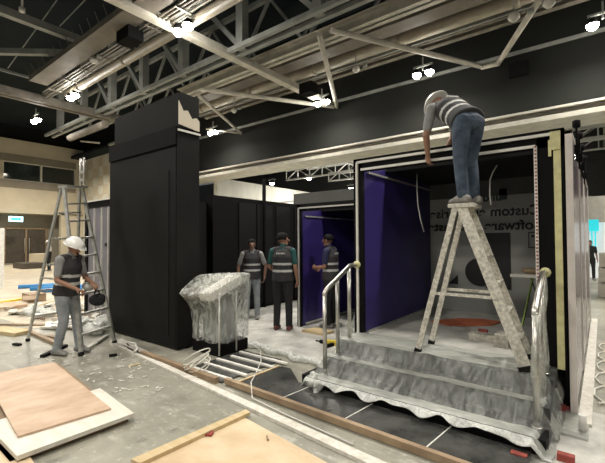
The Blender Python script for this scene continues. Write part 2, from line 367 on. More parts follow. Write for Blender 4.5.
for p, z, lb, tw in (((183, 28), 6.8, 'brightest twin lamp, on the cream cross beam, upper left', True), ((73, 96), 6.8, 'twin lamp at the end of the round pipe above the gallery wall', True),
                 ((36, 120), 6.8, 'twin lamp lowest at far left under the double beam', True), ((322, 102), 6.8, 'twin lamp at the tip of the cream cross beam', True),
                 ((423, 73), 6.8, 'twin lamp on the dark bulkhead above the worker on the ladder', True), ((603, 22), 6.8, 'lamp cut by the right edge of the frame', True),
                 ((213, 132), 6.8, 'small twin lamp just right of the tower', True)):
    lamp(G(*p, z), lb, tw, power=PW, upf=(.12 if p[0] in (322, 423, 603, 213) else .28))
for p, z, lb in (((94, 61), 6.9, 'small unlit round lamp hanging under the brown tray'), ((234, 111), 6.9, 'small unlit round lamp under the thick pipe'), ((356, 70), 6.9, 'pair of small unlit lamps under the conduits'),
                 ((549, 4), 6.6, 'small unlit round lamp at the top of the steep brace'), ((514, 18), 6.4, 'tiny unlit lamp left of the steep brace')):
    c = G(*p, z); t = thing('ceiling_detector', lb, 'ceiling fitting', c)
    MB().lathe(c, [(.03, .12), (.1, .08), (.12, 0), (.06, -.07), (.01, -.09)][::-1], 14).build('dome', M['whitem'], t)
    MB().bar(c+V((0, 0, .1)), c+V((0, 0, .5)), .03, .03).box(c.x+.25, c.x+.38, c.y-.05, c.y+.05, c.z, c.z+.08).build('bracket', M['steel'], t)
c = G(22, 12, 7.5); one(MB().tube([c+V((0, 0, 2)), c+V((0, 0, .1))], .025, 6).lathe(c, [(.02, .15), (.07, .1), (.07, 0), (.02, 0)][::-1], 10).build('hanging_rod', M['whitem']), 'short white hanging rod in the upper left corner', 'rod')
c = at(519, 70, 1, 12.95); one(B(c.x-.25, c.x+.25, 12.8, 13.0, c.z-.2, c.z+.2).build('wall_loudspeaker', M['blackbox']), 'square black loudspeaker box on the dark bulkhead', 'loudspeaker')
c = at(240, 102, 1, 9.9)
one(B(-8.0, -7.5, 10.1, 10.5, 6.6, 6.95).build('junction_box', M['blackbox']), 'black box hanging from the braces near the round lamp', 'junction box')
c = G(130, 35, 6.9); one(B(c.x-.3, c.x+.3, c.y-.2, c.y+.2, 6.7, 7.0).build('junction_box', M['blackbox']), 'black box between the brown tray and the round pipe', 'junction box')
# lamps of the same hall that hang behind and above the viewpoint
for i, (x, y_) in enumerate(((-4.2, 5.8), (.2, 5.8), (-8.2, -.2), (-3.5, -.4), (1.8, -1.5), (-14, 0), (4.5, 5.8), (4.4, 12), (-11.5, 3), (-3, -10), (3, -9.5), (-9, -10))):
    l = bpy.data.lights.new('hall_lamp', 'AREA'); l.shape = 'DISK'; l.size = .5; l.energy = PW*(1.4 if y_ < -8 else 1); l.color = (1, .95, .87); l.spread = 2.85
    q = bpy.data.objects.new('hall_lamp', l); COL.objects.link(q); q.location = (x, y_, 6.7)

# ------------------------------------------------------------------ lower hall beyond the bulkhead: truss grid
def truss(a, b, h, lb, step=.9, w_=.07):
    a = V(a); b = V(b); t = thing('lattice_truss', lb, 'lattice truss', a); up = V((0, 0, h))
    MB().bar(a, b, w_*1.3, w_*1.3).build('bottom_chord', M['farsteel'], t); MB().bar(a+up, b+up, w_*1.3, w_*1.3).build('top_chord', M['farsteel'], t)
    n = max(2, int((b-a).length/step)); mb = MB()
    for i in range(n):
        p = a.lerp(b, i/n); q = a.lerp(b, (i+1)/n)
        mb.bar(p, p+up, w_*.7, w_*.7); mb.bar(p+up if i % 2 else p, q if i % 2 else q+up, w_*.7, w_*.7)
    mb.build('web', M['farsteel'], t); return t
for i, (yy, zz) in enumerate(((14.5, 5.35), (16.5, 5.95), (18.6, 5.5), (20.8, 6.5), (23.4, 6.0), (26.2, 7.2))):
    truss((-15.8, yy, zz), (12, yy, zz), .6, '%s truss running left to right beyond the cream ledge' % ('nearest', 'second', 'third', 'fourth', 'fifth', 'farthest')[i])
for i, xx in enumerate((-12, -9, -6, -3, -1.2, .2, 1.6, 3.2)):
    truss((xx, 13.6, 6.3+.45*(i%3)), (xx, 29, 6.3+.45*(i%3)), .4, 'grey truss running away from the viewer, %s from the left' % ('first', 'second', 'third', 'fourth', 'fifth', 'sixth', 'seventh', 'eighth')[i])
for i, (px, py) in enumerate(((272, 183), (309, 178), (357, 173), (351, 188), (409, 150), (440, 146), (352, 157))):
    c = G(px, py, 5.5)
    t = lamp(c, ['small distant lamp left of the grey partition', 'small lamp over the grey partition, its left one', 'small lamp beside the right booth corner', 'lowest small lamp over the grey partition', 'small lamp under the ledge left of the worker on the ladder', 'small lamp under the ledge by the worker hands', 'faint lamp high in the lattice trusses'][i], False, r=.16, power=110, em='lens2', top=.3, upf=1.6)
for i, (x, y_) in enumerate(((1.5, 16), (1.2, 22), (-13.2, 16.5), (-13.5, 21), (5, 18))):
    l = bpy.data.lights.new('hall_lamp', 'AREA'); l.shape = 'DISK'; l.size = .6; l.energy = 150; l.color = (1, .96, .88); l.spread = 2.9
    q = bpy.data.objects.new('hall_lamp', l); COL.objects.link(q); q.location = (x, y_, 5.5)
# lamps over the gallery and the far left floor
for i, (x, y_, e) in enumerate(((-30, 4, 900), (-30, 10, 900), (-22, 2, 500), (-25, 8, 500))):
    l = bpy.data.lights.new('hall_lamp', 'AREA'); l.shape = 'DISK'; l.size = .6; l.energy = e*.5; l.color = (1, .9, .74); l.spread = 2.9
    q = bpy.data.objects.new('hall_lamp', l); COL.objects.link(q); q.location = (x, y_, 7.5)

# ------------------------------------------------------------------ exhibition booths
X0, X1, YF, ZF, ZT = -2.49, -.36, 4.46, .42, 2.68
bt = thing('exhibition_booth', 'large open booth with purple side wall, grey back wall and dark steps', 'exhibition booth', (-1.4, YF, 0))
MB().box(X0-.1, -.27, YF+.06, 7.1, 0.0, .41).build('plinth', M['blackbox'], bt)
MB().box(X0-.02, -.33, YF+.02, 7.02, .41, ZF).build('floor_panel', M['boothfloor'], bt)
MB().box(X0-.10, X0-.01, YF+.06, 7.15, ZF, ZT).build('side_wall', M['purple'], bt)
MB().box(-.34, -.27, YF+.06, 7.15, ZF, ZT).build('side_wall', M['black'], bt)
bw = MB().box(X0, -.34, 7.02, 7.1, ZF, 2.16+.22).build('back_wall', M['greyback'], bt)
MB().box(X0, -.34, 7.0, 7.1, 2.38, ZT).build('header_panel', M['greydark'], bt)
MB().box(X0, -.34, 5.2, 7.15, ZT-.03, ZT+.03).build('roof_panel', M['black'], bt)
# black facade: left post, top rail, right jamb
MB().box(X0-.12, X0, YF, YF+.08, ZF-.1, ZT+.05).box(X0-.12, -.27, YF, YF+.08, ZT-.12, ZT+.05).box(-.5, -.36, YF, YF+.08, ZF-.08, ZT).box(-.30, -.27, YF, YF+.08, 0, ZT+.05).build('facade_frame', M['blackbox'], bt)
for a in (((X0-.06, YF-.012, ZF), (X0-.06, YF-.012, ZT)), ((X0-.06, YF-.012, ZT), (-.36, YF-.012, ZT)), ((X0, YF-.01, ZT-.1), (-.51, YF-.01, ZT-.1)), ((-.51, YF-.01, ZT-.1), (-.51, YF-.01, ZF))):
    MB().bar(a[0], a[1], .028, .028, up=V((0, 1, 0))).build('edge_strip', M['whitem'], bt)
mb = MB()
for i in range(60): mb.box(-.516, -.5, YF-.028, YF-.024, ZF+.02+i*.036, ZF+.035+i*.036)
mb.build('magnet_dots', M['red'], bt)
mb = MB().box(-1.9, -.5, YF-.02, YF+.02, ZF, ZF+.012)
for i in range(34): mb.box(-1.88+i*.04, -1.865+i*.04, YF-.022, YF-.02, ZF, ZF+.01, 1)
mb.build('floor_channel', [M['whitem'], M['ink']], bt)
MB().box(-.36, -.30, YF-.015, YF, ZF-.02, ZT+.02).build('tape_strip', M['tape'], bt)
mb = MB().box(-.385, -.30, YF-.03, YF-.015, 2.52, ZT+.02).box(-.40, -.375, YF-.035, YF-.02, 2.46, 2.62); tp = mb.build('loose_tape', M['tape'], bt)
MB().box(X0, X0+.03, YF+.1, 7.0, ZF, ZF+.025).build('skirting', M['alu'], bt)
MB().bar((X0+.02, YF+.15, ZT-.12), (X0+.02, 7.0, ZT-.12), .025, .025).build('ceiling_rail', M['alu'], bt)
# reflections of the hall are left to the gloss; black screen, disc, arrow and small panel on the back wall
def bwp(px, py): return at(px, py, 1, 7.0)
a, b = bwp(485, 233), bwp(511, 290); MB().box(a.x, b.x, 6.99, 7.02, b.z, a.z).build('wall_screen', M['ink'], bt)
c = bwp(480, 272); MB().lathe((c.x, 7.02, c.z), [(.005, 0), (.24, 0), (.24, .026), (.005, .026)], 28, ax=V((0, -1, 0)), smooth=False).build('wall_disc', M['ink'], bt)
c = bwp(453, 281); mb = MB(); mb.hexa([(c.x-.08, 7.0, c.z-.05), (c.x+.08, 7.0, c.z-.05), (c.x+.08, 7.02, c.z-.05), (c.x-.08, 7.02, c.z-.05), (c.x+.07, 7.0, c.z+.1), (c.x+.08, 7.0, c.z+.1), (c.x+.08, 7.02, c.z+.1), (c.x+.07, 7.02, c.z+.1)]); mb.build('wall_arrow', M['ink'], bt)
a, b = bwp(528, 232), bwp(540, 248); mb = MB()
for q in ((a.x, b.x+.1, b.z, b.z+.015), (a.x, b.x+.1, a.z-.015, a.z), (a.x, a.x+.012, b.z, a.z)): mb.box(q[0], q[1], 7.005, 7.02, q[2], q[3])
mb.box(a.x+.04, a.x+.09, 7.005, 7.02, a.z-.08, a.z-.05); mb.build('wall_outline', M['ink'], bt)
def lettering(txt, right, size, px_top, parent, m, y, name='lettering', mirror=True, space=1.0, track=1.0):
    cu = bpy.data.curves.new(name, 'FONT'); cu.body = txt; cu.size = size; cu.extrude = .004; cu.offset = .004*size/.15; cu.space_character = track
    o = bpy.data.objects.new(name+'_tmp', cu); COL.objects.link(o); bpy.context.view_layer.update()
    me = bpy.data.meshes.new_from_object(o.evaluated_get(bpy.context.evaluated_depsgraph_get())); COL.objects.unlink(o); bpy.data.objects.remove(o)
    s = -1 if mirror else 1
    me.transform(Matrix(((s, 0, 0, right), (0, 0, -1, y), (0, 1, 0, px_top), (0, 0, 0, 1)))); 
    me.flip_normals() if mirror else None
    me.transform(Matrix.Translation(-rootloc(parent))); me.materials.clear(); me.materials.append(m)
    q = bpy.data.objects.new(name, me); COL.objects.link(q); q.parent = parent; return q
xr = bwp(541, 210).x
p = bwp(505, 200); lettering('uilder', p.x-.04, .21, p.z, bt, M['ink2'], 7.012)
a, b = bwp(499, 189), bwp(505.5, 199.5); MB().box(a.x, b.x+.02, 7.0, 7.02, b.z, a.z).build('logo_mark', M['ink2'], bt)
lettering('Custom enterprise', xr, .222, bwp(540, 214).z, bt, M['ink'], 7.012, track=1.02)
lettering('Software \u2013 6x faster', xr, .222, bwp(540, 229).z, bt, M['ink'], 7.012, track=1.02)
# outer right flank: glossy pinkish panels standing in a row
yy = YF-.02; k = 0
for y0_, y1_, z0_, lb in ((4.40, 5.9, .02, 'nearest glossy pinkish wall panel on the right flank of the booth'), (5.95, 7.4, .02, 'second glossy pinkish wall panel on the right flank'), (7.45, 9.6, .02, 'farthest pinkish wall panel on the right flank')):
    t = thing('wall_panel', lb, 'wall panel', (-.23, y0_, 0))
    MB().box(-.255, -.215, y0_+.03, y1_-.03, z0_, 2.66).build('glossy_face', M['pinkpanel'], t)
    for q in ((y0_, y0_+.04), (y1_-.04, y1_)): MB().box(-.262, -.205, q[0], q[1], 0, 2.68).build('edge_strip', M['film'], t)
    MB().box(-.262, -.205, y0_, y1_, 2.65, 2.68).build('top_strip', M['film'], t)
t = thing('clip_lamp', 'black clip lamps fixed along the top of the right flank', 'lamp', (-.2, 4.6, 2.68))
for q in (4.65, 5.2, 5.9, 6.7):
    MB().bar((-.18, q, 2.42), (-.18, q, 2.76), .02, .03).box(-.20, -.15, q-.03, q+.03, 2.5, 2.58).build('arm', M['blackbox'], t)
    MB().lathe((-.18, q, 2.75), [(.02, 0), (.035, .01), (.035, .07), (.015, .08)], 12).build('lamp_head', M['blackbox'], t)
one(B(-.20, -.10, 4.2, 9.8, 0, .035).build('floor_batten', M['paper']), 'pale dusty batten on the floor along the right flank', 'batten')
mb = MB(); pts = [(-.06+.05*math.sin(i*1.35)+.01*i/6, 4.75+i*.12+.07*math.cos(i*1.35), .02) for i in range(26)]
one(mb.tube(pts, .009, 6).build('white_cable', M['whiteplastic']), 'thin white cable looping along the pale batten', 'cable')

def booth(name, label, x0, x1, yf, yb, zt, lm, bm_, strip=True):
    t = thing(name, label, 'exhibition booth', ((x0+x1)/2, yf, 0))
    MB().box(x0-.08, x0, yf+.06, yb, 0, zt).build('side_wall', lm, t); MB().box(x1, x1+.08, yf+.06, yb, 0, zt).build('side_wall', M['black'], t)
    MB().box(x0, x1, yb-.06, yb, 0, zt).build('back_wall', bm_, t); MB().box(x0-.08, x1+.08, yf+.7, yb, zt-.02, zt+.03).build('roof_panel', M['black'], t)
    MB().box(x0-.08, x0+.01, yf, yf+.06, 0, zt+.08).box(x1-.01, x1+.08, yf, yf+.06, 0, zt+.08).box(x0-.08, x1+.08, yf, yf+.06, zt-.06, zt+.08).build('facade_frame', M['black'], t)
    if strip:
        for a in (((x0-.03, yf-.012, 0), (x0-.03, yf-.012, zt)), ((x0-.03, yf-.012, zt), (x1+.03, yf-.012, zt)), ((x1+.03, yf-.012, 0), (x1+.03, yf-.012, zt))):
            MB().bar(a[0], a[1], .026, .026, up=V((0, 1, 0))).build('edge_strip', M['whitem'], t)
    return t
b2 = booth('exhibition_booth', 'middle booth with purple left wall where a worker stands', -4.56, -2.70, 5.77, 8.0, 2.27, M['purple'], M['black'])
MB().bar((-4.53, 5.9, 2.12), (-4.53, 7.9, 2.12), .025, .025).build('ceiling_rail', M['alu'], b2)
MB().bar((-4.53, 5.9, .05), (-4.53, 7.9, .05), .04, .03).build('skirting', M['alu'], b2)
b3 = booth('exhibition_booth', 'dark booth with pale trim between the tower and the black wall', -8.6, -6.95, 5.5, 7.6, 2.22, M['black'], M['black'])
MB().box(-8.4, -7.0, 5.55, 5.6, 1.55, 1.62).build('shelf', M['char'], b3)
# booth behind the tall ladder: grey translucent front with dark top frame
t = thing('exhibition_booth', 'grey fronted booth behind the tall ladder left of the tower', 'exhibition booth', (-8.2, 3.9, 0))
a = at(85, 205, 1, 3.9)
MB().box(a.x, -6.9, 3.9, 3.98, 2.42, 2.55).box(a.x, a.x+.12, 3.9, 3.98, 0, 2.5).build('frame', M['blackbox'], t)
MB().box(a.x+.12, -6.9, 3.93, 3.97, 0, 2.42).build('front_panel', mat('grey_lilac_panel', (.22, .21, .23), .3, var=.1, scale=1.5), t)
MB().box(a.x, -6.9, 3.88, 3.9, 2.55, 2.58).build('edge_strip', M['whitem'], t)
for q in (.45, .8, 1.1): MB().box(a.x+q, a.x+q+.02, 3.9, 3.93, 0, 2.4).build('mullion', M['whitem'], t)
MB().box(a.x+.95, a.x+1.05, 3.915, 3.93, 1.55, 1.62).build('dark_mark', M['ink'], t)
MB().box(a.x, -6.9, 3.98, 5.4, 0, 2.5).build('body', M['char'], t)

# black partition wall running away
t = thing('partition_wall', 'tall black partition wall behind the two standing workers', 'partition wall', (-6.7, 7, 0))
MB().box(-6.9, -6.7, 5.40, 9.2, 0, 2.66).box(-6.7, -4.4, 9.1, 9.2, 0, 2.66).build('panel', M['blackbox'], t)
for q in (6.15, 6.75, 7.45, 8.2): MB().box(-6.70, -6.675, q, q+.55, .06, 2.55).build('cladding', M['black'], t)
MB().box(-6.7, -6.62, 6.95, 7.0, 0, 3.2).build('pole', M['blackbox'], t)
MB().box(-6.69, -6.66, 7.6, 8.0, 1.45, 1.47).build('handle', M['steel'], t)
one(B(-8.1, -2.2, 9.9, 10.0, 0, 3.2).build('partition_wall', mat('grey_partition', (.065, .067, .06), .7, var=.12, scale=.8)), 'plain dark grey partition rising above the middle booth', 'partition wall')
t = thing('guard_rail', 'white guard rail glimpsed above the black partition wall', 'rail', (-11, 11.2, 0))
ra, rb = at(238, 195, 1, 10.5), at(298, 205, 1, 10.5)
ra = V((-10.9, 10.5, 3.05)); rb = V((-8.3, 10.5, 3.05))
MB().tube([ra, rb], .03, 6).build('top_rail', M['whitem'], t); MB().tube([ra-V((0, 0, .25)), rb-V((0, 0, .25))], .03, 6).build('mid_rail', M['whitem'], t)
for i in range(5):
    p = ra.lerp(rb, i/4); MB().tube([V((p.x, p.y, 0)), p], .03, 6).build('post', M['whitem'], t)
one(B(-10.6, -8.4, 10.7, 11.6, 0, 2.75).build('stacked_panels', M['char']), 'dark block beneath the white guard rail', 'block')

# ------------------------------------------------------------------ black tower
t = thing('display_tower', 'tall matt black tower slab with a torn cream patch near its top', 'tower', (-6.35, 3.6, 0))
MB().box(-7.19, -5.07, 3.40, 3.80, .03, 3.12).build('lower_slab', M['black'], t, bevel=.004)
MB().box(-7.17, -5.06, 3.37, 3.80, 3.12, 3.40).build('recess_band', M['blackbox'], t)
MB().box(-7.10, -5.06, 3.44, 3.80, 3.40, 3.94).build('upper_box', M['char'], t, bevel=.004)
MB().box(-5.09, -5.052, 3.40, 3.80, .03, 3.30).build('side_face', M['char'], t)
MB().box(-5.30, -5.27, 3.392, 3.40, .2, 2.75).build('seam', M['char'], t)
mb = MB(); ys = [3.42, 3.50, 3.58, 3.66, 3.74, 3.80]; zt = [3.80, 3.66, 3.68, 3.57, 3.60, 3.56]; zb = [3.44, 3.43, 3.42, 3.41, 3.40, 3.40]
A = [mb.bm.verts.new((-5.045, y_, z_)) for y_, z_ in list(zip(ys, zb))+list(zip(ys, zt))[::-1]]; Bv = [mb.bm.verts.new((-5.06, v.co.y, v.co.z)) for v in A]
mb.bm.faces.new(A); mb.bm.faces.new(Bv[::-1])
for i in range(len(A)): mb.bm.faces.new((A[i], A[(i+1) % len(A)], Bv[(i+1) % len(A)], Bv[i]))
mb.build('torn_patch', M['creamwall'], t)
MB().box(-5.05, -5.03, 3.40, 3.81, 3.33, 3.36).build('white_strip', M['whitem'], t)
# ------------------------------------------------------------------ people: one continuous remeshed body each, clothing, hair and helmet as children
def limb(bm, pts, radii, side=None, seg=14, ck=.9):
    """closed tapered tube with rounded ends; radii are (across, deep) per joint"""
    pts = [V(p) for p in pts]; rad = [(r, r) if not isinstance(r, tuple) else r for r in radii]
    ring = []; P = []; k = len(pts)
    d0 = (pts[1]-pts[0]).normalized(); d1 = (pts[-1]-pts[-2]).normalized()
    for a in (80, 55, 28): P.append((pts[0]-d0*math.sin(math.radians(a))*min(rad[0])*ck, rad[0][0]*math.cos(math.radians(a)), rad[0][1]*math.cos(math.radians(a)), d0))
    for i in range(k):
        d = (pts[min(i+1, k-1)]-pts[max(i-1, 0)]).normalized(); P.append((pts[i], rad[i][0], rad[i][1], d))
    for a in (28, 55, 80): P.append((pts[-1]+d1*math.sin(math.radians(a))*min(rad[-1])*ck, rad[-1][0]*math.cos(math.radians(a)), rad[-1][1]*math.cos(math.radians(a)), d1))
    s = V(side) if side else None
    for c, rx, ry, d in P:
        if s is None: _, s, _ = frame(V((0, 0, 0)), d)
        s = (s-d*s.dot(d)).normalized(); n = s.cross(d)
        ring.append([bm.verts.new(c+s*math.cos(t)*rx+n*math.sin(t)*ry) for t in [2*math.pi*j/seg for j in range(seg)]])
    for A, Bq in zip(ring, ring[1:]):
        for j in range(seg): bm.faces.new((A[j], A[(j+1) % seg], Bq[(j+1) % seg], Bq[j]))
    bm.faces.new(ring[0][::-1]); bm.faces.new(ring[-1])
class Body:
    def __init__(s): s.bm = bmesh.new(); s.seg = []
    def add(s, pts, radii, tagm, side=None, seg=14, ck=.9):
        limb(s.bm, pts, radii, side, seg, ck)
        rr = [max(r) if isinstance(r, tuple) else r for r in radii]
        for i in range(len(pts)-1): s.seg.append((V(pts[i]), V(pts[i+1]), rr[i], rr[i+1], tagm))
    def build(s, name, mats, parent, R, vox, smooth=3):
        bmesh.ops.recalc_face_normals(s.bm, faces=s.bm.faces)
        me = bpy.data.meshes.new(name); s.bm.to_mesh(me); s.bm.free()
        o = bpy.data.objects.new(name, me); COL.objects.link(o)
        m = o.modifiers.new('r', 'REMESH'); m.mode = 'VOXEL'; m.voxel_size = vox; m.adaptivity = 0
        m = o.modifiers.new('s', 'SMOOTH'); m.factor = .5; m.iterations = smooth
        bpy.context.view_layer.update()
        m2 = bpy.data.meshes.new_from_object(o.evaluated_get(bpy.context.evaluated_depsgraph_get())); o.modifiers.clear(); o.data = m2; bpy.data.meshes.remove(me)
        m2.name = name; n = len(m2.polygons); c = np.zeros(n*3, np.float32); m2.polygons.foreach_get('center', c); c = c.reshape(-1, 3)
        best = np.full(n, 1e9); mi = np.zeros(n, np.int32)
        for a, b, ra, rb, tg in s.seg:
            a_ = np.array(a); d = np.array(b-a); L2 = max(1e-9, float(d@d)); t = np.clip(((c-a_)@d)/L2, 0, 1)
            dist = np.linalg.norm(c-a_-t[:, None]*d, axis=1)-(ra+(rb-ra)*t)
            k = dist < best; best[k] = dist[k]; mi[k] = tg if not callable(tg) else 0
            if callable(tg):
                idx = np.nonzero(k)[0]; mi[idx] = tg(c[idx])
        m2.materials.clear()
        for q in mats: m2.materials.append(q)
        m2.polygons.foreach_set('material_index', mi); m2.polygons.foreach_set('use_smooth', np.ones(n, bool))
        m2.transform(R.to_4x4()); o.parent = parent; return o
def lerp(a, b, t): return V(a).lerp(V(b), t)
def hand(bd, wrist, direction, palm_n, size=1., curl=.5, tagm=2):
    """palm, four unequal bent fingers, thumb from the side near the palm's base"""
    w = V(wrist); d = V(direction).normalized(); n = V(palm_n); n = (n-d*n.dot(d)).normalized(); s = d.cross(n)
    k = size
    bd.add([w, w+d*.04*k, w+d*.085*k], [(.026*k, .020*k), (.038*k, .017*k), (.040*k, .015*k)], tagm, side=s, seg=10)
    for i, L in enumerate((.070, .080, .075, .058)):
        b = w+d*.085*k+s*(-.030+.020*i)*k; a1 = curl*.7; a2 = curl*1.8
        p1 = b+(d*math.cos(a1)+n*math.sin(a1))*L*.5*k; p2 = p1+(d*math.cos(a2)+n*math.sin(a2))*L*.5*k
        bd.add([b-d*.02*k, b, p1, p2], [.0095*k, .0095*k, .009*k, .008*k], tagm, seg=8)
    b = w+d*.028*k-s*.030*k; p1 = b+(d*.6-s*.65+n*.35).normalized()*.038*k; p2 = p1+(d*.85-s*.1+n*.5).normalized()*.032*k
    bd.add([w+d*.015*k-s*.01*k, b, p1, p2], [.014*k, .013*k, .011*k, .009*k], tagm, seg=8)
def person(label, loc, rz, J, mats, vest=True, helmet=False, curly=False, scale=1., vox=.0075, group=None, sleeve=.45, k_hem=.09, straps=False, name='person', shoes='shoe'):
    """J: joints in the person's own frame, +Y forward, +X to their right; mats: [trousers, shirt, skin]"""
    R = Matrix.Rotation(rz, 3, 'Z') @ Matrix.Scale(scale, 3)
    root = thing(name, label, 'person', loc); bd = Body(); j = {k: V(v) for k, v in J.items()}
    TR, SH, SK, EY = 0, 1, 2, 3
    up = (j['neck']-j['pelvis']).normalized(); sx = (j['shR']-j['shL']).normalized()
    waist = lerp(j['pelvis'], j['neck'], .28); chest = lerp(j['pelvis'], j['neck'], .68)
    bd.add([j['pelvis']-up*.05, j['pelvis'], waist], [(.155, .115), (.165, .120), (.145, .105)], TR, side=sx)
    bd.add([waist, chest, j['neck']-up*.05], [(.145, .105), (.172, .120), (.13, .085)], SH, side=sx)
    bd.add([j['shL'], j['neck']-up*.03, j['shR']], [.062, .07, .062], SH)
    for s in 'LR':
        hp, kn, an = j['hip'+s], j['knee'+s], j['ank'+s]
        bd.add([hp, lerp(hp, kn, .4), kn, lerp(kn, an, .35), an], [(.100, .105), .092, .068, .066, .058], TR)
        sh, el, wr = j['sh'+s], j['el'+s], j['wr'+s]; m_ = lerp(sh, el, min(1, sleeve*1.6))
        bd.add([sh, lerp(sh, el, .4), m_], [.060, .056, .052], SH)
        bd.add([m_, el, lerp(el, wr, .35), wr], [.042, .038, .036, .026], SK)
        hd = j.get('hd'+s, wr-el); hand(bd, wr, hd, j.get('pn'+s, V((1 if s == 'L' else -1, .2, 0))), curl=.8)
    # head: skull, jaw, nose, ears, eyes, mouth
    hu = j.get('headup', V((0, 0, 1))).normalized(); hf = j['face']; hf = (hf-hu*hf.dot(hu)).normalized(); hr = hf.cross(hu); h = j['head']
    bd.add([j['neck']-up*.04, h-hu*.07], [.062, .056], SK)
    bd.add([h-hf*.022+hu*.025, h+hf*.018+hu*.02], [(.076, .092), (.072, .088)], SK, side=hr)
    bd.add([h-hu*.03+hf*.025, h-hu*.085+hf*.058], [(.060, .062), (.036, .030)], SK, side=hr)
    bd.add([h+hf*.088+hu*.015, h+hf*.112-hu*.022], [.010, .015], SK, seg=8)
    bd.add([h+hf*.092-hu*.052-hr*.016, h+hf*.092-hu*.052+hr*.016], [.008, .008], EY, seg=8)
    for q in (-1, 1):
        bd.add([h+hr*.078*q+hu*.02, h+hr*.080*q-hu*.02], [(.010, .018), (.009, .014)], SK, seg=8, side=hr)
        bd.add([h+hf*.086+hr*.030*q+hu*.012, h+hf*.089+hr*.030*q+hu*.012], [.009, .009], EY, seg=8)
    bd.build('body', [M[q] for q in mats]+[M['eye']], root, R, vox)
    def child(mb, nm, m):
        bmesh.ops.recalc_face_normals(mb.bm, faces=mb.bm.faces); me = bpy.data.meshes.new(nm); mb.bm.to_mesh(me); mb.bm.free(); me.transform(R.to_4x4())
        for q in (m if isinstance(m, list) else [m]): me.materials.append(q)
        o = bpy.data.objects.new(nm, me); COL.objects.link(o); o.parent = root; return o
    for s in 'LR':
        an = j['ank'+s]; fd = j.get('foot'+s, V((0, 1, 0))).normalized(); sd = fd.cross(V((0, 0, 1)))
        mb = MB(); g = an.z-.085
        limb(mb.bm, [V((an.x, an.y, g+.045))-fd*.055, V((an.x, an.y, g+.06))+fd*.02, V((an.x, an.y, g+.042))+fd*.10, V((an.x, an.y, g+.034))+fd*.165], [(.042, .042), (.048, .056), (.050, .038), (.042, .028)], side=sd)
        for f in mb.bm.faces: f.smooth = True
        so = child(mb, 'shoe', M[shoes])
    if vest:
        vb = Body()
        hem = j['pelvis']-up*k_hem
        ax = j['neck']-hem; A_ = hem.copy(); Ln = ax.length; ax = ax.normalized()
        def pick(c):
            t = (c-np.array(A_))@np.array(ax)/Ln; lat = np.abs((c-np.array(A_))@np.array(sx))
            m = np.where(((t > .26) & (t < .335)) | ((t > .47) & (t < .545)), 1, 0)
            return np.where((lat > .085) & (lat < .125) & (t > .62) & straps, 1, m)
        vb.add([hem, waist, chest, j['neck']-up*.045], [(.204, .158), (.180, .138), (.196, .145), (.155, .105)], pick, side=sx, seg=24, ck=.15)
        vb.add([lerp(j['shL'], j['neck'], .25), j['neck']-up*.03, lerp(j['shR'], j['neck'], .25)], [.068, .072, .068], pick)
        vb.build('vest', [M['vest'], M['reflect']], root, R, .010, 9)
        bk = -sx.cross(up) if True else None
        # small pale print across the shoulders
        bn = up.cross(sx).normalized(); bn = bn if bn.dot(j['face'] if j['face'].length else hf) < 0 or True else -bn
        bn = -(sx.cross(up)) if (sx.cross(up)).dot(j.get('front', V((0, 1, 0)))) > 0 else sx.cross(up)
        c = lerp(j['pelvis'], j['neck'], .80)+bn*.128; mb = MB()
        for i in range(6): mb.bar(c+sx*(-.085+.028*i), c+sx*(-.068+.028*i), .012, .030, up=up)
        child(mb, 'back_print', M['reflect'])
    def dome(mb, r, lo, hi, off=V((0, 0, 0)), sq=(1, 1), n=7):
        c = h+off; seg = 20; rings = []
        for i in range(n+1):
            a = math.radians(lo+(hi-lo)*i/n); rings.append([mb.bm.verts.new(c+(hr*math.cos(t)*sq[0]+hf*math.sin(t)*sq[1])*r*math.cos(a)+hu*r*math.sin(a)) for t in [2*math.pi*q/seg for q in range(seg)]])
        for A2, B2 in zip(rings, rings[1:]):
            for q in range(seg):
                f = mb.bm.faces.new((A2[q], A2[(q+1) % seg], B2[(q+1) % seg], B2[q])); f.smooth = True
        mb.bm.faces.new(rings[-1]); mb.bm.faces.new(rings[0][::-1])
    if helmet:
        mb = MB(); dome(mb, .128, 0, 86, hu*.035, (1, 1.15)); hl = child(mb, 'hard_hat', M['helmet'])
        mb = MB()
        dome(mb, .146, 0, 4, hu*.03, (1, 1.15), 1); limb(mb.bm, [h+hu*.036+hf*.12, h+hu*.026+hf*.175], [(.085, .010), (.06, .008)], side=hr)
        child(mb, 'hat_brim', M['helmet'])
        mb = MB()
        for q in (-1, 0, 1): mb.tube([h+hu*(.035+.131*math.sin(a))+(hf*1.15*math.cos(a)*.97+hr*q*.035)*.131 for a in [math.radians(z_) for z_ in range(20, 165, 12)]], .007, 6)
        child(mb, 'hat_ridge', M['helmet'])
    else:
        mb = MB(); dome(mb, .102 if curly else .094, -18, 87, hu*.030-hf*.014, (.93, 1.10), 9)
        for v in mb.bm.verts:
            v.co += V((noise.noise(v.co*40), noise.noise(v.co*40+V((9, 0, 0))), noise.noise(v.co*40+V((0, 9, 0)))))*(.014 if curly else .004)
            # clear the face
            q = v.co-h
            if q.dot(hf) > .045 and q.dot(hu) < .055: v.co -= hf*(q.dot(hf)-.045)
        child(mb, 'hair', M['hair'])
    return root
def stand(**k):
    J = dict(pelvis=(0, 0, .97), neck=(0, 0, 1.46), head=(0, .025, 1.60), face=(0, 1, 0), shL=(-.185, 0, 1.40), shR=(.185, 0, 1.40), elL=(-.235, -.03, 1.12), elR=(.235, -.03, 1.12),
             wrL=(-.24, .06, .88), wrR=(.24, .06, .88), hipL=(-.09, 0, .92), hipR=(.09, 0, .92), kneeL=(-.105, .02, .50), kneeR=(.105, .02, .50), ankL=(-.115, -.01, .085), ankR=(.115, -.01, .085))
    J.update(k); return J
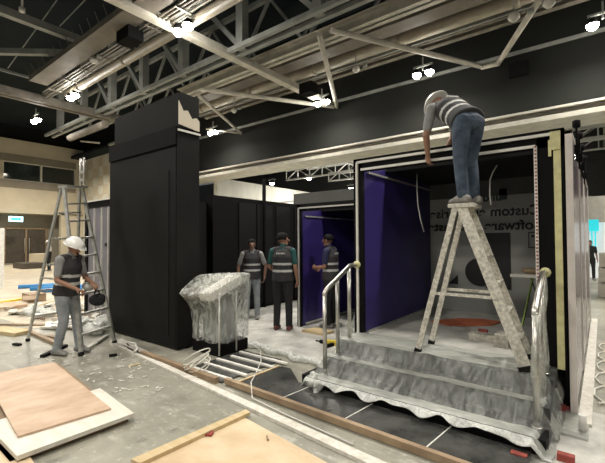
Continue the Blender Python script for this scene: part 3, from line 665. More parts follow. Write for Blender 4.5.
fdir = lambda x, y: math.atan2(-x, y)          # rotation that turns +Y to (x, y)
# worker at the tall ladder
p = G(69, 355); person('worker in white hard hat, charcoal vest and pale jeans at the tall ladder', (p.x-.10, p.y, 0), fdir(.90, .43),
    stand(neck=(0, .06, 1.44), head=(0, .12, 1.565), face=(0, 1, -.55), headup=(0, .42, 1), shL=(-.185, .06, 1.39), shR=(.185, .05, 1.39), elL=(-.24, .10, 1.10), elR=(.235, .06, 1.10), wrL=(-.13, .33, 1.03), wrR=(.16, .32, .98),
          kneeL=(-.11, .07, .50), kneeR=(.09, .04, .50), ankL=(-.13, .11, .085), ankR=(.10, -.07, .085), pnL=(0, 0, -1), pnR=(0, 0, -1)),
    ['paledenim', 'greycloth', 'skin'], helmet=True)
# worker bending over on the step ladder
lad = V((-1.10, 4.22, 2.02))
person('worker in white hard hat bending over on top of the step ladder', tuple(lad+V((0.0, 0, 0))), fdir(-.84, .54),
    dict(pelvis=(0, .0, .88), neck=(0, .34, 1.16), head=(0, .45, 1.19), face=(0, .8, -.8), headup=(0, .8, .8), shL=(-.185, .33, 1.09), shR=(.185, .34, 1.12), elL=(-.22, .38, .80), elR=(.22, .46, .84),
         wrL=(-.13, .47, .60), wrR=(.14, .52, .66), hipL=(-.09, -.03, .86), hipR=(.09, -.02, .86), kneeL=(-.085, .01, .47), kneeR=(.095, .05, .48), ankL=(-.085, -.03, .085), ankR=(.09, .0, .085), front=(0, .5, -1)),
    ['denim', 'greycloth', 'skin'], helmet=True, scale=1.0, k_hem=.03)
# two workers by the black wall
p = G(283, 330); person('curly-haired worker with teal sleeves and black trousers seen from behind', (p.x, p.y, 0), fdir(-.45, .9),
    stand(face=(.9, .45, -.1), elL=(-.25, .02, 1.12), wrL=(-.17, .22, 1.0), wrR=(.26, .03, .88)), ['blackcloth', 'teal', 'skin'], curly=True, shoes='redshoe', scale=1.04)
p = G(252, 319); person('dark-faced worker in grey sleeves and vest facing the room before the black wall', (p.x, p.y, 0), fdir(.72, -.7),
    stand(elL=(-.30, -.03, 1.13), wrL=(-.27, .02, .90), elR=(.29, -.02, 1.13), wrR=(.29, .03, .90), face=(0, 1, -.1)), ['paledenim', 'greycloth', 'skin2'], scale=.98)
p = G(331, 327); person('worker in navy shirt with raised forearms inside the middle booth', (p.x, p.y, 0), fdir(-.92, -.15),
    stand(head=(0, .05, 1.60), face=(0, 1, -.25), elL=(-.23, .02, 1.12), elR=(.22, .02, 1.12), wrL=(-.12, .25, 1.10), wrR=(.12, .26, 1.08)), ['blackcloth', 'navy', 'skin'], scale=1.03)
# far figures
p = G(49, 271); person('distant figure in white shirt and white cap beyond the tall ladder', (p.x, p.y, 0), fdir(-.5, -.8), stand(), ['blackcloth', 'whitecloth', 'skin'], vest=False, helmet=True, vox=.014, scale=1.0)
p = V((-.25+.35, 19.2, 0)); person('distant dark-haired figure at the right edge beyond the booth flank', (at(590, 250, 1, 19.2).x, 19.2, 0), fdir(.3, -.9), stand(), ['blackcloth', 'blackcloth', 'skin'], vest=False, vox=.014, scale=.93)
# ------------------------------------------------------------------ steps, sheet, hand rails
SX0, SX1 = -2.60, -.36
t = thing('entrance_steps', 'three dark carpeted steps up to the large booth', 'steps', (-1.4, 3.9, 0))
for a, b, z in ((3.42, YF+.0, .13), (3.72, YF, .27), (4.03, YF, .41)): MB().box(SX0, SX1, a, b, z-.13, z).build('step', M['blackbox' if z < .2 else 'stepcarpet'], t)
MB().box(-2.72, -2.44, 3.46, 3.78, 0, .13).build('rail_footing', M['blackbox'], t)
def sheet_mesh():
    prof = [(4.50, .428), (4.25, .43), (4.03, .432), (3.99, .40), (3.93, .33), (3.84, .290), (3.74, .288), (3.69, .27), (3.62, .20), (3.52, .152), (3.42, .15), (3.395, .145), (3.375, .125), (3.355, .095)]
    bm = bmesh.new(); NX = 150; rows = []; uu = []
    for (a, b) in zip(prof, prof[1:]):
        for k in range(4): uu.append((a[0]+(b[0]-a[0])*k/4, a[1]+(b[1]-a[1])*k/4))
    uu.append(prof[-1]); n = len(uu); prof_slope = lambda q: abs(uu[q+1][1]-uu[q][1]) > .35*abs(uu[q+1][0]-uu[q][0])
    for i in range(NX+1):
        x = SX0-.02+(SX1+.06-SX0)*i/NX; row = []
        for q, (y_, z_) in enumerate(uu):
            w_ = q/n; nz = noise.noise(V((x*3.1, y_*6, 1)))*.018+noise.noise(V((x*11, y_*14, 5)))*.010+abs(noise.noise(V((x*6+y_*3, y_*2, 9))))*.02
            dy = -abs(nz)*.8; dz = abs(nz)*.7+.004
            if q > n-8: dz += .028*math.sin(x*15+2*noise.noise(V((x*2, 0, 0))))*(q-n+8)/8+.02*(q-n+8)/8; dy -= .03*(q-n+8)/8*(1+math.sin(x*23))
            xx = x-(.04*w_ if i < 6 else 0)+.06*noise.noise(V((y_*5, 2, x)))*(1 if 5 < i < NX-5 else .5)
            if i < 4 and q > 0: dz -= .03*(4-i)
            if i > NX-7: dz -= .035*(i-NX+7)*(1+.3*math.sin(q*.6)); xx += .01
            row.append(bm.verts.new((xx, y_+dy, max(z_+dz, .02))))
        rows.append(row)
    for A, Bq in zip(rows, rows[1:]):
        for q in range(n-1):
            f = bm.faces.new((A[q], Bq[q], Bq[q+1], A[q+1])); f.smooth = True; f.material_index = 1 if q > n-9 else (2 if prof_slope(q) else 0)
    mb = MB(); mb.bm.free(); mb.bm = bm; return mb
one(sheet_mesh().build('dust_sheet', [M['sheet'], M['hem'], M['sheet_shade']], solid=.002), 'milky plastic dust sheet draped over the booth steps with a scalloped hem', 'plastic sheet')
mb = MB()
for k in range(5):
    a = k*1.25; mb.tube([(-2.60+.05*k+.02*math.sin(a+i), 3.46-.035*k+.03*math.sin(i*.9+a), .16-.018*i+.02*math.sin(i+a)) for i in range(8)], [.02+.018*abs(math.sin(i*.8+a)) for i in range(8)], 8)
one(mb.build('bunched_plastic', M['hem']), 'bunched plastic twist hanging at the left foot of the steps', 'plastic sheet')
one(B(-.30, -.12, 3.9, 4.45, 0, .03).build('plastic_scrap', M['sheet']), 'flat plastic scrap beside the right end of the steps', 'plastic sheet')
def rail(x, ys, zs, tops, lb, end, capm='tape', wrap=False):
    t = thing('hand_rail', lb, 'hand rail', (x, ys[0], zs[0]))
    P = [V((x, y_, z_)) for y_, z_ in zip(ys, tops)]
    for y_, z_, tz in zip(ys, zs, tops): MB().tube([(x, y_, z_), (x, y_, tz)], .024, 14).lathe((x, y_, z_), [(.045, 0), (.045, .012), (.026, .014)], 14).build('post', M['chrome'], t)
    MB().tube([P[0]-V((0, 0, .03)), P[0]+V((0, .005, 0)), P[0]+V((0, .03, .03)), P[-1]-V((0, .05, .03)), P[-1]+V((0, .01, 0)), V((x+.01, end, P[-1].z+.005))], .027, 14).build('handle', M['chrome'], t)
    MB().lathe((x+.01, end-.05, P[-1].z+.005), [(.028, 0), (.045, .01), (.048, .04), (.03, .075), (.01, .085)], 14, ax=V((0, 1, 0))).build('wrapped_end', M[capm], t)
    if wrap:
        for y_, z_, tz in zip(ys, zs, tops): 
            MB().tube([(x+.01*math.sin(i), y_, z_+.03+(tz-z_-.05)*i/9) for i in range(10)], [.031+.003*math.sin(i*2.1) for i in range(10)], 10).build('plastic_wrap', M['wrap'], t)
    return t
rail(-2.51, [3.62, 3.89, 4.16], [.13, .27, .41], [1.05, 1.19, 1.33], 'brushed steel hand rail on the left of the steps with taped end', 4.36)
rail(-.44, [3.62, 3.9, 4.16], [.135, .28, .42], [1.06, 1.19, 1.33], 'brushed steel hand rail at the right of the steps wrapped in film', 4.30, wrap=True)

# ------------------------------------------------------------------ ladders
def stepladder(label, F1, F2, R1, R2, T1, T2, m, steps, w_=.075, th=.03, rear_rungs=0, ext=0, spread=True, tread=.10, rw=None):
    t = thing('step_ladder', label, 'ladder', (V(F1)+V(F2)+V(R1)+V(R2))/4); F1, F2, R1, R2, T1, T2 = map(V, (F1, F2, R1, R2, T1, T2)); sd = (F2-F1).normalized()
    rd = rw or w_*.7; back = ((R1-F1)-(R1-F1).dot(sd)*sd); back.z = 0; back.normalize()
    for a, b in ((F1, T1), (F2, T2)):
        e = b+(b-a).normalized()*ext
        MB().bar(a, e, th, w_, up=back).build('front_rail', m, t)
        MB().bar(a, a+(b-a).normalized()*.06, th*1.5, w_*1.25, up=back).build('foot_cap', M['char'], t)
    for a, b in ((R1, T1+back*.05), (R2, T2+back*.05)):
        MB().bar(a, b, th, rd, up=back).build('rear_rail', m, t); MB().bar(a, a+(b-a).normalized()*.05, th*1.5, rd*1.25, up=back).build('foot_cap', M['char'], t)
    for i in range(1, steps+1):
        q = i/(steps+1); a = lerp(F1, T1, q); b = lerp(F2, T2, q); MB().bar(a, b, tread, .028).build('step', m, t)
    for i in range(1, rear_rungs+1):
        q = i/(rear_rungs+1); a = lerp(R1, T1, q); b = lerp(R2, T2, q); MB().bar(a, b, .03, .03).build('rung', m, t)
    MB().bar(T1-sd*.03, T2+sd*.03, w_*1.9+.06, .04).build('top_cap', m, t)
    if spread:
        q = .42; MB().bar(lerp(F1, T1, q)-sd*.02, lerp(R1, T1, q)-sd*.02, .012, .03).build('spreader', m, t); MB().bar(lerp(F2, T2, q)+sd*.02, lerp(R2, T2, q)+sd*.02, .012, .03).build('spreader', m, t)
    if ext:
        a = T1+(T1-F1).normalized()*ext; b = T2+(T2-F2).normalized()*ext; MB().bar(a, b, .04, .04).build('guard_bar', m, t)
    return t
t = stepladder('paint-spattered aluminium step ladder the bending worker stands on', (-.56, 4.05, .43), (-.60, 4.50, .43), (-1.60, 4.06, .43), (-1.60, 4.48, .43), (-1.13, 4.08, 2.0), (-1.13, 4.36, 2.0), M['dusty'], 5, w_=.10, rw=.055)
t = stepladder('tall grey aluminium ladder with wide legs beside the black tower', (-5.94, 2.42, 0), (-6.18, 3.02, 0), (-7.56, 2.24, 0), (-7.50, 2.95, 0), at(64, 187, 1, 2.50), at(82, 187, 1, 2.86), M['alu'], 8, w_=.055, rear_rungs=5, ext=0, tread=.07)
# upper guard frame of the tall ladder
T1, T2 = at(64, 187, 1, 2.50), at(82, 187, 1, 2.86)
for dx in (-.07, .07): MB().tube([T2+V((dx, 0, .03)), T2+V((dx, 0, .50))], .018, 8).build('post', M['alu'], t)
for dz in (.12, .26, .40): MB().bar(T2+V((-.07, 0, dz)), T2+V((.07, 0, dz)), .02, .05).build('guard_rung', M['alu'], t)
# things hung on the ladder step
c = at(97, 300, 1, 2.7)
t = thing('tool_bag', 'black tool bag resting on a low step of the tall ladder', 'tool bag', c-V((0, 0, .1)))
MB().blob(c, (.18, .10, .09)).blob(c+V((.08, 0, .04)), (.1, .08, .07)).build('bag', M['blackcloth'], t)
MB().tube([c+V((-.1, 0, .07)), c+V((-.05, 0, .15)), c+V((.05, 0, .15)), c+V((.1, 0, .07))], .012, 8).build('strap', M['blackcloth'], t)
c = at(88, 286, 1, 2.65); one(MB().blob(c, (.11, .08, .07)).blob(c+V((.06, .02, .03)), (.06, .05, .05)).build('cloth_bundle', M['whitecloth']), 'white cloth bundle on the tall ladder next to the black bag', 'cloth')

# ------------------------------------------------------------------ plastic wrapped kiosk
t = thing('kiosk', 'twin-headed kiosk with black base and grey body before the tower', 'kiosk', (-4.62, 3.86, 0))
MB().box(-4.92, -4.30, 3.58, 4.14, 0, .17).build('base', M['blackbox'], t, bevel=.01)
MB().box(-4.80, -4.44, 3.68, 4.04, .17, .85).build('body', M['steel'], t)
def slab(a, b, c, d, th, nm, m):
    a, b, c, d = map(V, (a, b, c, d)); n = (b-a).cross(d-a).normalized()*th
    MB().hexa([a-n, b-n, c-n, d-n, a, b, c, d]).build(nm, m, t)
slab((-4.90, 3.38, .89), (-4.66, 3.38, .89), (-4.66, 3.92, 1.10), (-4.90, 3.92, 1.10), .12, 'screen_head', M['duct'])
slab((-4.58, 3.42, .90), (-4.30, 3.42, .92), (-4.28, 3.98, 1.13), (-4.56, 3.98, 1.13), .12, 'screen_head', M['whitem'])
for q in ((-4.29, 3.57), (-4.30, 3.90)): MB().tube([(q[0], q[1], .03), (q[0], q[1], .92)], .012, 8).build('light_strip', M['whitem'], t)
def wrapmesh():
    bm = bmesh.new(); c = V((-4.61, 3.86, 0)); NS = 120; rings = []
    lv = [(.19, .33, .31, 0, 0), (.26, .325, .305, 0, 0), (.45, .325, .305, 0, 0), (.62, .33, .32, 0, -.01), (.78, .335, .37, 0, -.05), (.89, .345, .43, .01, -.11), (.95, .35, .41, .015, -.09), (1.05, .355, .33, .02, -.02), (1.12, .355, .27, .03, .03), (1.145, .34, .24, .03, .05), (1.15, .18, .12, .03, .05), (1.15, .02, .02, .03, .05)]
    fine = []
    for a, b in zip(lv, lv[1:]):
        for k in range(4): fine.append([a[i]+(b[i]-a[i])*k/4 for i in range(5)])
    fine.append(lv[-1])
    for z, rx, ry, ox, oy in fine:
        r_ = []
        for k in range(NS):
            a = 2*math.pi*k/NS; ca, sa = math.cos(a), math.sin(a); e = 9
            f = (abs(ca)**e+abs(sa)**e)**(-1/e); w_ = .014*noise.noise(V((ca*5, sa*5, z*1.6)))+.009*math.sin(k*1.3+z*7)*abs(noise.noise(V((ca*2, sa*2, z*2))))*2
            dx = ca*f*rx+ox
            notch = -.17*max(0, 1-abs(dx+.0+.03)/.09)*max(0, min(1, (z-.86)/.2))
            zz = z+notch+.008*noise.noise(V((ca*4, sa*4, 7+z)))+(.035*abs(math.sin(k*.21))*(-1)+.02 if z < .2 else 0)+(.05*dx if z > .9 else 0)
            r_.append(bm.verts.new((c.x+ca*f*(rx+w_)+ox, c.y+sa*f*(ry+w_)+oy, zz)))
        rings.append(r_)
    for A, Bq in zip(rings, rings[1:]):
        for k in range(NS): bm.faces.new((A[k], A[(k+1) % NS], Bq[(k+1) % NS], Bq[k])).smooth = True
    bm.faces.new(rings[-1]); mb = MB(); mb.bm.free(); mb.bm = bm; return mb
one(wrapmesh().build('plastic_wrap', M['wrap']), 'wrinkled clear plastic wrapped around the twin-headed kiosk', 'plastic wrap')

# ------------------------------------------------------------------ floor coverings and raised tile platform
pf = thing('tile_platform', 'low platform of black stone tiles edged with brown timber before the steps', 'platform', (-2, 3.2, 0))
MB().prism([(-3.25, 2.98), (-.45, 2.90), (-.45, 3.36), (-2.74, 3.42), (-3.1, 3.72), (-3.25, 3.72)], 0, .05).build('tile_bed', M['tile'], pf)
MB().bar((-3.44, 2.96, .045), (.12, 2.87, .03), .05, .06).build('timber_edge', M['darkwood'], pf)
MB().bar((-3.25, 2.985, .052), (-.45, 2.905, .052), .012, .006).build('grout_line', M['whitem'], pf)
for x in (-2.6, -1.85, -1.1): MB().bar((x, 2.93, .051), (x+.05, 3.40, .051), .01, .005, up=V((0, 0, 1))).build('grout_line', M['whitem'], pf)
MB().box(-3.29, -3.26, 2.99, 3.7, .0, .06).build('timber_edge', M['timber'], pf)
lt = thing('joist_frame', 'open floor frame of white battens between the kiosk and the tile platform', 'floor frame', (-4, 3.4, 0))
MB().box(-4.24, -3.50, 2.95, 4.0, 0, .02).build('dark_underlay', M['tile'], lt)
for i, (a, b) in enumerate(((-4.16, -3.44), (-4.20, -3.40), (-4.20, -3.36), (-4.15, -3.28), (-4.2, -3.3))): MB().box(a, b, 3.02+i*.21, 3.065+i*.21, .02, .04).build('batten', M['whitem'], lt)
MB().bar((-5.3, 2.98, .03), (-3.55, 2.92, .03), .06, .07).build('edge_batten', M['darkwood'], lt)
one(MB().prism([(-6.6, 4.15), (-4.9, 4.3), (-3.6, 4.3), (-2.72, 4.35), (-2.72, 5.7), (-2.7, 7.8), (-4.5, 7.9), (-4.55, 8.9), (-6.6, 8.9)], 0, .006).build('protective_sheet', M['dust']), 'dusty white protective sheet on the floor between the booths', 'floor sheet')
pts = [(-4.75+2.15*i/24+.03*math.sin(i*1.9), 4.27-.20*(i/24)+.05*math.sin(i*1.1), .04+.015*math.sin(i*2.3)) for i in range(25)]
one(MB().tube(pts, [.035+.02*abs(math.sin(i*1.4)) for i in range(25)], 8).build('sheet_edge', M['hem']), 'crumpled edge of the white sheet behind the open floor frame', 'plastic sheet')
# long dusty strip
one(MB().prism([(-6.42, 3.08), (-6.30, 2.99), (-1.2, 2.50), (-1.2, 2.60)], 0, .03).build('paper_strip', M['paper']), 'long dusty pale strip crossing the concrete floor', 'floor strip')
one(MB().prism([(-6.35, 3.22), (-5.15, 3.06), (-4.7, 3.0), (-4.75, 2.92), (-5.5, 2.95), (-6.3, 3.08)], 0, .03).build('plaster_debris', M['paper']), 'crumbled plaster along the foot of the black tower', 'debris')
mb = MB()
for k in range(5): mb.tube([(-4.03+(.13+.014*k)*math.cos(2*math.pi*i/26)+.02*math.sin(k*2.2), 3.04+(.11+.012*k)*math.sin(2*math.pi*i/26)-.015*k, .02+.014*k+(.05+.02*k)*(1+math.sin(2*math.pi*i/26+k*.4))) for i in range(26)], .008, 8, closed=True)
one(mb.build('hose_coil', M['whiteplastic']), 'coil of white hose leaning by the kiosk', 'hose')
pts = [(-6.0, 3.12, .05), (-5.8, 3.02, .10), (-5.6, 3.05, .10), (-5.42, 2.98, .05), (-5.38, 2.9, .05)]
one(MB().tube(pts, .018, 8).build('hose_piece', M['whiteplastic']), 'short bent white hose on the floor before the tower', 'hose')
pts = [(-4.3, 4.2, .07), (-3.9, 4.0, .08), (-3.5, 3.6, .1), (-3.2, 3.2, .1), (-3.05, 2.98, .11), (-2.9, 2.85, .012), (-2.4, 2.78, .012), (-1.6, 2.7, .012)]
one(MB().tube(pts, .006, 6).build('loose_cable', M['whitem']), 'thin pale cable trailing over the tile platform edge', 'cable')
one(MB().tube([(-4.1, 2.86, .01), (-3.6, 2.74, .01), (-3.1, 2.72, .01), (-2.4, 2.74, .01)], .006, 6).build('loose_cable', M['red']), 'thin reddish wire along the floor beside the platform edge', 'cable')

# sheets of plywood in the foreground
def sheetply(pts, z0, z1, m, name, lb, cat='plywood sheet'): return one(MB().prism([(q[0], q[1]) for q in pts], z0, z1).build(name, m), lb, cat)
g = lambda x, y, z=.0: tuple(G(x, y, z)[:2])
sheetply([g(10, 459, .05), g(128, 416, .05), g(58, 361, .05), g(-60, 380, .05)], .0, .03, M['darkwood'], 'plywood_sheet', 'brown sheet at the bottom of the left plywood stack')
sheetply([g(17, 456, .08), g(134, 413, .08), g(100, 388, .08), g(-14, 424, .08)], .045, .08, M['board'], 'wall_board', 'whitewashed board sticking out of the left plywood stack', 'board')
sheetply([g(18, 436, .10), g(111, 408, .10), g(54, 362, .10), g(-16, 375, .10)], .082, .10, M['ply'], 'plywood_sheet', 'pinkish plywood sheet on top of the left stack')
sheetply([g(-30, 440), g(12, 432), g(36, 470), g(-10, 490)], 0, .03, M['ply2'], 'plywood_sheet', 'corner of a plywood sheet at the bottom left edge')
sheetply([g(128, 470, .03), g(242, 416, .03), g(350, 475, .03), g(300, 560, .03), g(170, 560, .03)], 0, .03, M['ply2'], 'plywood_sheet', 'large pale plywood sheet at the bottom centre')
sheetply([g(131, 459, .06), g(246, 409, .06), g(250, 412, .06), g(140, 463, .06)], .03, .06, M['timber'], 'timber_batten', 'yellowish batten along the edge of the bottom centre plywood', 'batten')
c = G(205, 434, .04); one(MB().bar(c+V((-.05, -.02, 0)), c+V((.05, .04, 0)), .06, .02).build('brick_chip', M['red']), 'red chip lying on the bottom centre plywood', 'brick piece')
c = G(268, 438, .04); one(MB().bar(c+V((-.03, .02, 0)), c+V((.02, -.02, 0)), .012, .012).build('wood_chip', M['darkwood']), 'tiny dark splinter on the bottom centre plywood', 'wood chip')
for (x, y_, z, lb) in ((483, 334, .43, 'red brick lying inside the large booth'), (563, 411, .0, 'red brick by the right end of the steps'), (519, 461, .0, 'red brick at the bottom edge near the platform'), (566, 462, .0, 'red brick in the bottom right corner')):
    c = G(x, y_, z); one(MB().box(c.x-.055, c.x+.055, c.y-.03, c.y+.03, z, z+.06).build('red_brick', M['red'], bevel=.005), lb, 'brick')
one(MB().prism([g(478, 432), g(560, 404), g(640, 425), g(640, 480), g(470, 480)], 0, .008).build('protective_sheet', M['dust']), 'dusty protective sheet on the floor at the bottom right', 'floor sheet')
one(MB().prism([g(497, 453), g(505, 441), g(530, 445), g(520, 462)], .008, .012).build('blue_film', mat('blue_grey_film', (.10, .11, .20), .4, var=.3)), 'bluish film scrap beside the platform at the bottom right', 'plastic sheet')
c = G(583, 434); one(MB().tube([c, c+V((0, 0, .16))], .03, 12).build('floor_stub', M['whitem']), 'short pale stub pipe standing on the floor right of the steps', 'pipe')
# inside the large booth
mb = MB(); 
pts = [(-2.05, 5.75), (-1.75, 6.2), (-1.45, 6.35), (-1.2, 6.3), (-1.25, 6.0), (-1.5, 5.75), (-1.75, 5.6)]
one(MB().prism(pts, .425, .44).build('orange_cloth', M['orange']), 'crumpled orange cloth on the large booth floor', 'cloth')
t = thing('stone_offcuts', 'dusty block and offcuts behind the step ladder inside the booth', 'offcuts', (-1.12, 5.1, .42))
MB().box(-1.32, -.95, 5.02, 5.16, .42, .50).build('block', M['dusty'], t); MB().box(-1.0, -.86, 4.85, 5.1, .42, .56).build('block', M['dusty'], t)
t = thing('wall_shelf', 'small white shelf inside the large booth at the right jamb', 'shelf', (-.72, 5.5, 1.18))
MB().box(-.92, -.36, 5.42, 5.72, 1.18, 1.215).build('board', M['whitem'], t); MB().tube([(-.6, 5.6, .44), (-.62, 5.6, .8), (-.72, 5.6, 1.18)], .008, 6).build('wire', M['ink'], t)
c = V((-.70, 5.55, 1.216)); one(MB().blob(c+V((0, 0, .04)), (.12, .08, .04)).blob(c+V((.1, 0, .05)), (.08, .06, .045)).build('cable_bundle', M['darkwood']), 'brown cable bundle lying on the small white shelf', 'cable')
one(MB().bar((-.66, 5.3, 1.18), (-.76, 4.78, .44), .012, .03).build('green_strap', mat('green_strap', (.30, .45, .08), .6)), 'yellow-green strap slanting down from the shelf', 'strap')
for (a, b, c_, lb) in (((417, 168), (418, 205), (424, 232), 'white cable dangling beside the purple wall in the large booth'), ((497, 162), (490, 180), (491, 205), 'thin cable dangling before the grey back wall')):
    P = [at(*a, 1, 5.6), at(*b, 1, 5.6), at(*c_, 1, 5.6)]; P[0].z = 2.64
    one(MB().tube([P[0], P[0].lerp(P[1], .5)+V((-.01, 0, 0)), P[1], P[1].lerp(P[2], .6)+V((-.01, 0, 0)), P[2]], .009, 6).build('dangling_cable', M['whitem']), lb, 'cable')
# between the booths
c = G(314, 333); one(MB().prism([(c.x-.20, c.y-.1), (c.x+.25, c.y-.1), (c.x+.3, c.y+.2), (c.x-.12, c.y+.22)], .006, .05).build('wood_piece', M['timber']), 'orange-brown board lying behind the left hand rail', 'board')
c = G(332, 346); t = thing('power_tool', 'yellow power tool lying behind the left hand rail', 'power tool', c)
MB().bar(c+V((-.14, 0, .04)), c+V((.10, .05, .05)), .07, .07).build('body', M['yellow'], t); MB().bar(c+V((.02, .02, .03)), c+V((.0, -.16, .03)), .045, .05).build('grip', M['blackbox'], t)
MB().lathe(c+V((-.14, 0, .04)), [(.03, 0), (.03, .08), (.012, .09), (.012, .16)], 12, ax=V((-1, -.1, 0))).build('chuck', M['blackbox'], t)
t = thing('wrapped_bundle', 'grey wrapped bundle leaning in the gap behind the left hand rail', 'bundle', (-3.05, 5.4, 0))
MB().tube([(-3.15, 5.35, .02), (-3.05, 5.42, .4), (-2.92, 5.5, .8), (-2.85, 5.55, 1.15)], [.10, .13, .12, .08], 12).build('roll', M['wrap'], t); MB().tube([(-3.1, 5.4, .02), (-2.86, 5.55, 1.1)], .06, 10).build('core', M['char'], t)
t = thing('saw_horse', 'low metal saw horse in the middle booth doorway', 'trestle', (-3.0, 6.4, 0))
MB().bar((-3.4, 6.5, .55), (-2.75, 6.3, .55), .05, .04).build('beam', M['alu'], t)
for q in ((-3.4, 6.5), (-2.8, 6.32)):
    for d in (-.15, .15): MB().tube([(q[0], q[1], .54), (q[0], q[1]+d, .0)], .014, 8).build('leg', M['alu'], t)
# ------------------------------------------------------------------ clutter below and beyond the tall ladder
rnd = random.Random(4)
one(MB().prism([(-20, 2.0), (-8.6, 2.62), (-7.6, 3.7), (-9, 8.5), (-34, 12), (-34, 2)], 0, .006).build('floor_board', M['beigefloor']), 'beige protective boarding on the far left floor', 'floor sheet')
c = G(2, 289); one(MB().box(c.x-.5, c.x-.18, c.y-.18, c.y+.1, 0, 2.15).build('white_column', M['whitem'], bevel=.01), 'white column at the left edge of the frame', 'column')
def plank(a, b, w_, h_, m, lb, z=0, name='plank', cat='plank', grp=None):
    A_, B_ = G(*a, z), G(*b, z); return one(MB().bar(A_+V((0, 0, h_/2+.004)), B_+V((0, 0, h_/2+.004)), w_, h_).build(name, M[m]), lb, cat, grp)
plank((-5, 331), (24, 335), .30, .06, 'timber', 'broad timber plank at the left edge behind the tall ladder')
plank((24, 331), (62, 348), .07, .05, 'darkwood', 'dark batten running to the boots of the worker at the tall ladder')
plank((42, 358), (66, 347), .06, .04, 'char', 'short dark batten behind the boots of the worker')
plank((47, 338), (62, 340), .10, .05, 'darkwood', 'brown plank stub between the legs of the tall ladder')
plank((-5, 325), (50, 326), .10, .03, 'darkwood', 'thin brown plank lying across the far left floor')
plank((-4, 304), (36, 298), .16, .05, 'yellow', 'yellowish plank beyond the tall ladder')
plank((14, 345), (20, 346), .06, .03, 'char', 'small black offcut on the concrete left of the worker')
plank((109, 357), (117, 356), .05, .03, 'char', 'small black offcut on the concrete before the tower')
plank((128, 367), (140, 364), .03, .01, 'timber', 'thin splinter on the concrete before the pale strip')
plank((84, 352), (107, 337), .06, .04, 'alu', 'metal bar under the steps of the tall ladder')
for i, (a, b) in enumerate((((18, 289), (80, 285)), ((30, 291), (84, 288)), ((38, 293), (82, 291)))):
    A_, B_ = G(*a), G(*b); one(MB().tube([A_+V((0, 0, .07+.0*i)), B_+V((0, 0, .07))], .07, 10).build('blue_pipe', M['blue']), 'blue plastic pipe beyond the tall ladder, %s of three' % ('farthest', 'middle', 'nearest')[i], 'pipe')
for (x, y_, lb, m) in ((34, 301, 'brown open carton beyond the tall ladder', 'darkwood'), (14, 308, 'flat brown carton left of the open one', 'ply')):
    c = G(x, y_); t = thing('carton', lb, 'box', c); MB().box(c.x-.3, c.x+.3, c.y-.2, c.y+.2, 0, .22 if m == 'darkwood' else .1).build('box', M[m], t); MB().bar(c+V((.3, -.2, .2)), c+V((.45, -.25, .1)), .3, .01).build('flap', M[m], t)
c = G(28, 268); one(MB().box(c.x-.7, c.x+1.2, c.y-.6, c.y+.6, 0, .35).build('dark_crate', M['door']), 'low dark crate in front of the far doors', 'crate')
c = G(36, 266); one(MB().box(c.x-.4, c.x+.4, c.y-.3, c.y+.6, 0, .85).build('pale_crate', M['creamwall']), 'pale crate beside the dark crate before the far doors', 'crate')
mats_ = ['paper', 'whiteplastic', 'darkwood', 'timber', 'alu', 'whitem', 'char']
for i in range(70):
    x = -11.5+4.4*rnd.random(); y_ = 2.75+1.5*rnd.random()
    if x > -7.75 and y_ > 3.15: continue
    if -8.0 < x < -7.0 and y_ < 3.2: y_ += .3
    L_ = .12+.45*rnd.random()**2; a = rnd.random()*3.1; z = .01+.06*rnd.random()
    q = V((math.cos(a), math.sin(a), 0))*L_/2; tl = .06*rnd.random()
    mb = MB(); mb.bar(V((x, y_, z+.02))-q, V((x, y_, z+.02+tl))+q, .03+.12*rnd.random(), .012+.03*rnd.random())
    one(mb.build('debris_piece', M[rnd.choice(mats_)]), 'loose offcut in the debris heap beneath the tall ladder', 'debris', 'offcuts heaped beneath the tall ladder')
for i in range(7):
    x = -10.4+3.2*rnd.random(); y_ = 2.95+.9*rnd.random(); mb = MB().blob((x, y_, .07), (.28, .18, .09), seg=16)
    for v in mb.bm.verts: v.co += V((noise.noise(v.co*9), noise.noise(v.co*9+V((4, 0, 0))), noise.noise(v.co*9+V((0, 4, 0)))))*.09; v.co.z = max(v.co.z, .008)
    one(mb.build('crumpled_plastic', M['hem']), 'crumpled white plastic in the debris heap beneath the tall ladder', 'plastic sheet', 'crumpled plastic beneath the tall ladder')
for i in range(60):
    x = -6.4+2.6*rnd.random(); y_ = 2.0+.95*rnd.random(); mb = MB(); a = rnd.random()*3; q = V((math.cos(a), math.sin(a), 0))*(.015+.03*rnd.random())
    mb.bar(V((x, y_, .008))-q, V((x, y_, .008))+q, .02, .012); one(mb.build('plaster_crumb', M['paper']), 'pale plaster crumb scattered on the concrete before the tower', 'debris', 'plaster crumbs on the concrete')
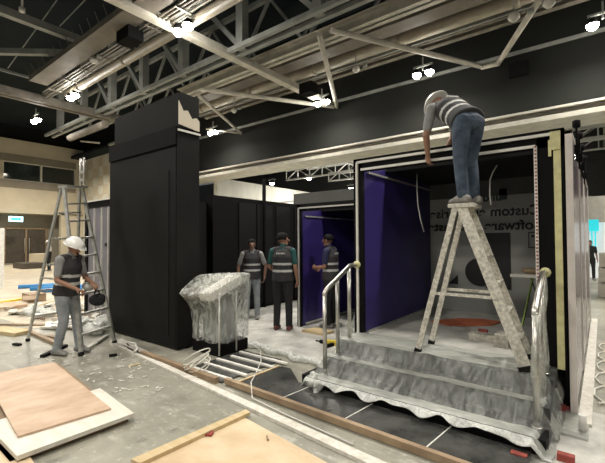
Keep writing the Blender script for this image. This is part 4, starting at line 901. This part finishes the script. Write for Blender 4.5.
# ------------------------------------------------------------------ far right: stand, block wall, pallets
t = thing('trade_stand', 'bright white stand with hanging cyan banner beyond the booth flank', 'stand', (1.2, 20.5, 0))
MB().box(-.9, 5, 20.5, 20.7, 0, 2.35).build('wall', M['litwhite'], t)
a, b = at(589, 222, 1, 20.3), at(599, 231, 1, 20.3); MB().box(a.x-.4, b.x, 20.3, 20.4, b.z, a.z+.1).build('banner', M['cyan'], t)
for q in (591, 594.5): 
    a = at(q, 231, 1, 20.3); b = at(q+2, 251, 1, 20.3); MB().box(a.x, b.x, 20.3, 20.36, b.z, a.z).build('banner_tail', M['cyan'], t)
for i in range(9): MB().box(.25, .9, 20.35, 20.4, .5+i*.2, .53+i*.2).build('shelf_rung', M['steel'], t)
one(B(-2.5, 8, 22.5, 22.8, 0, at(597, 196, 1, 22.5).z).build('block_wall', M['brick']), 'grey block wall behind the bright white stand', 'wall')
for i in range(3): one(MB().box(-.12+.02*i, 1.2, 13.6+.06*i, 14.8, .02+i*.42, .40+i*.42).build('block_pallet', M['brick']), ('lowest', 'middle', 'topmost')[i]+' course of concrete blocks stacked beyond the booth flank', 'blocks')
# exit sign
a = at(16, 219, 0, -34.6)
t = thing('exit_sign', 'lit pale blue exit sign hanging over the far left doors', 'exit sign', (-34.6, a.y, a.z-.2)); MB().box(-34.66, -34.6, a.y-.45, a.y+.45, a.z-.2, a.z+.2).build('panel', M['exitm'], t)
MB().box(-34.6, -34.585, a.y-.3, a.y+.3, a.z-.08, a.z+.08).build('figure', M['cyan'], t); MB().bar((-34.63, a.y, a.z+.2), (-34.63, a.y, 3.85), .04, .04).build('rod', M['steel'], t)
w = bpy.data.worlds.new('world'); SC.world = w; w.use_nodes = True
w.node_tree.nodes['Background'].inputs[0].default_value = (.80, .86, .84, 1); w.node_tree.nodes['Background'].inputs[1].default_value = .14
SC.view_settings.view_transform = 'Standard'; SC.view_settings.look = 'None'; SC.view_settings.gamma = 1; SC.view_settings.exposure = 0.0
SC.cycles.use_denoising = True; SC.cycles.sample_clamp_indirect = 6; SC.cycles.max_bounces = 8; SC.cycles.transparent_max_bounces = 12
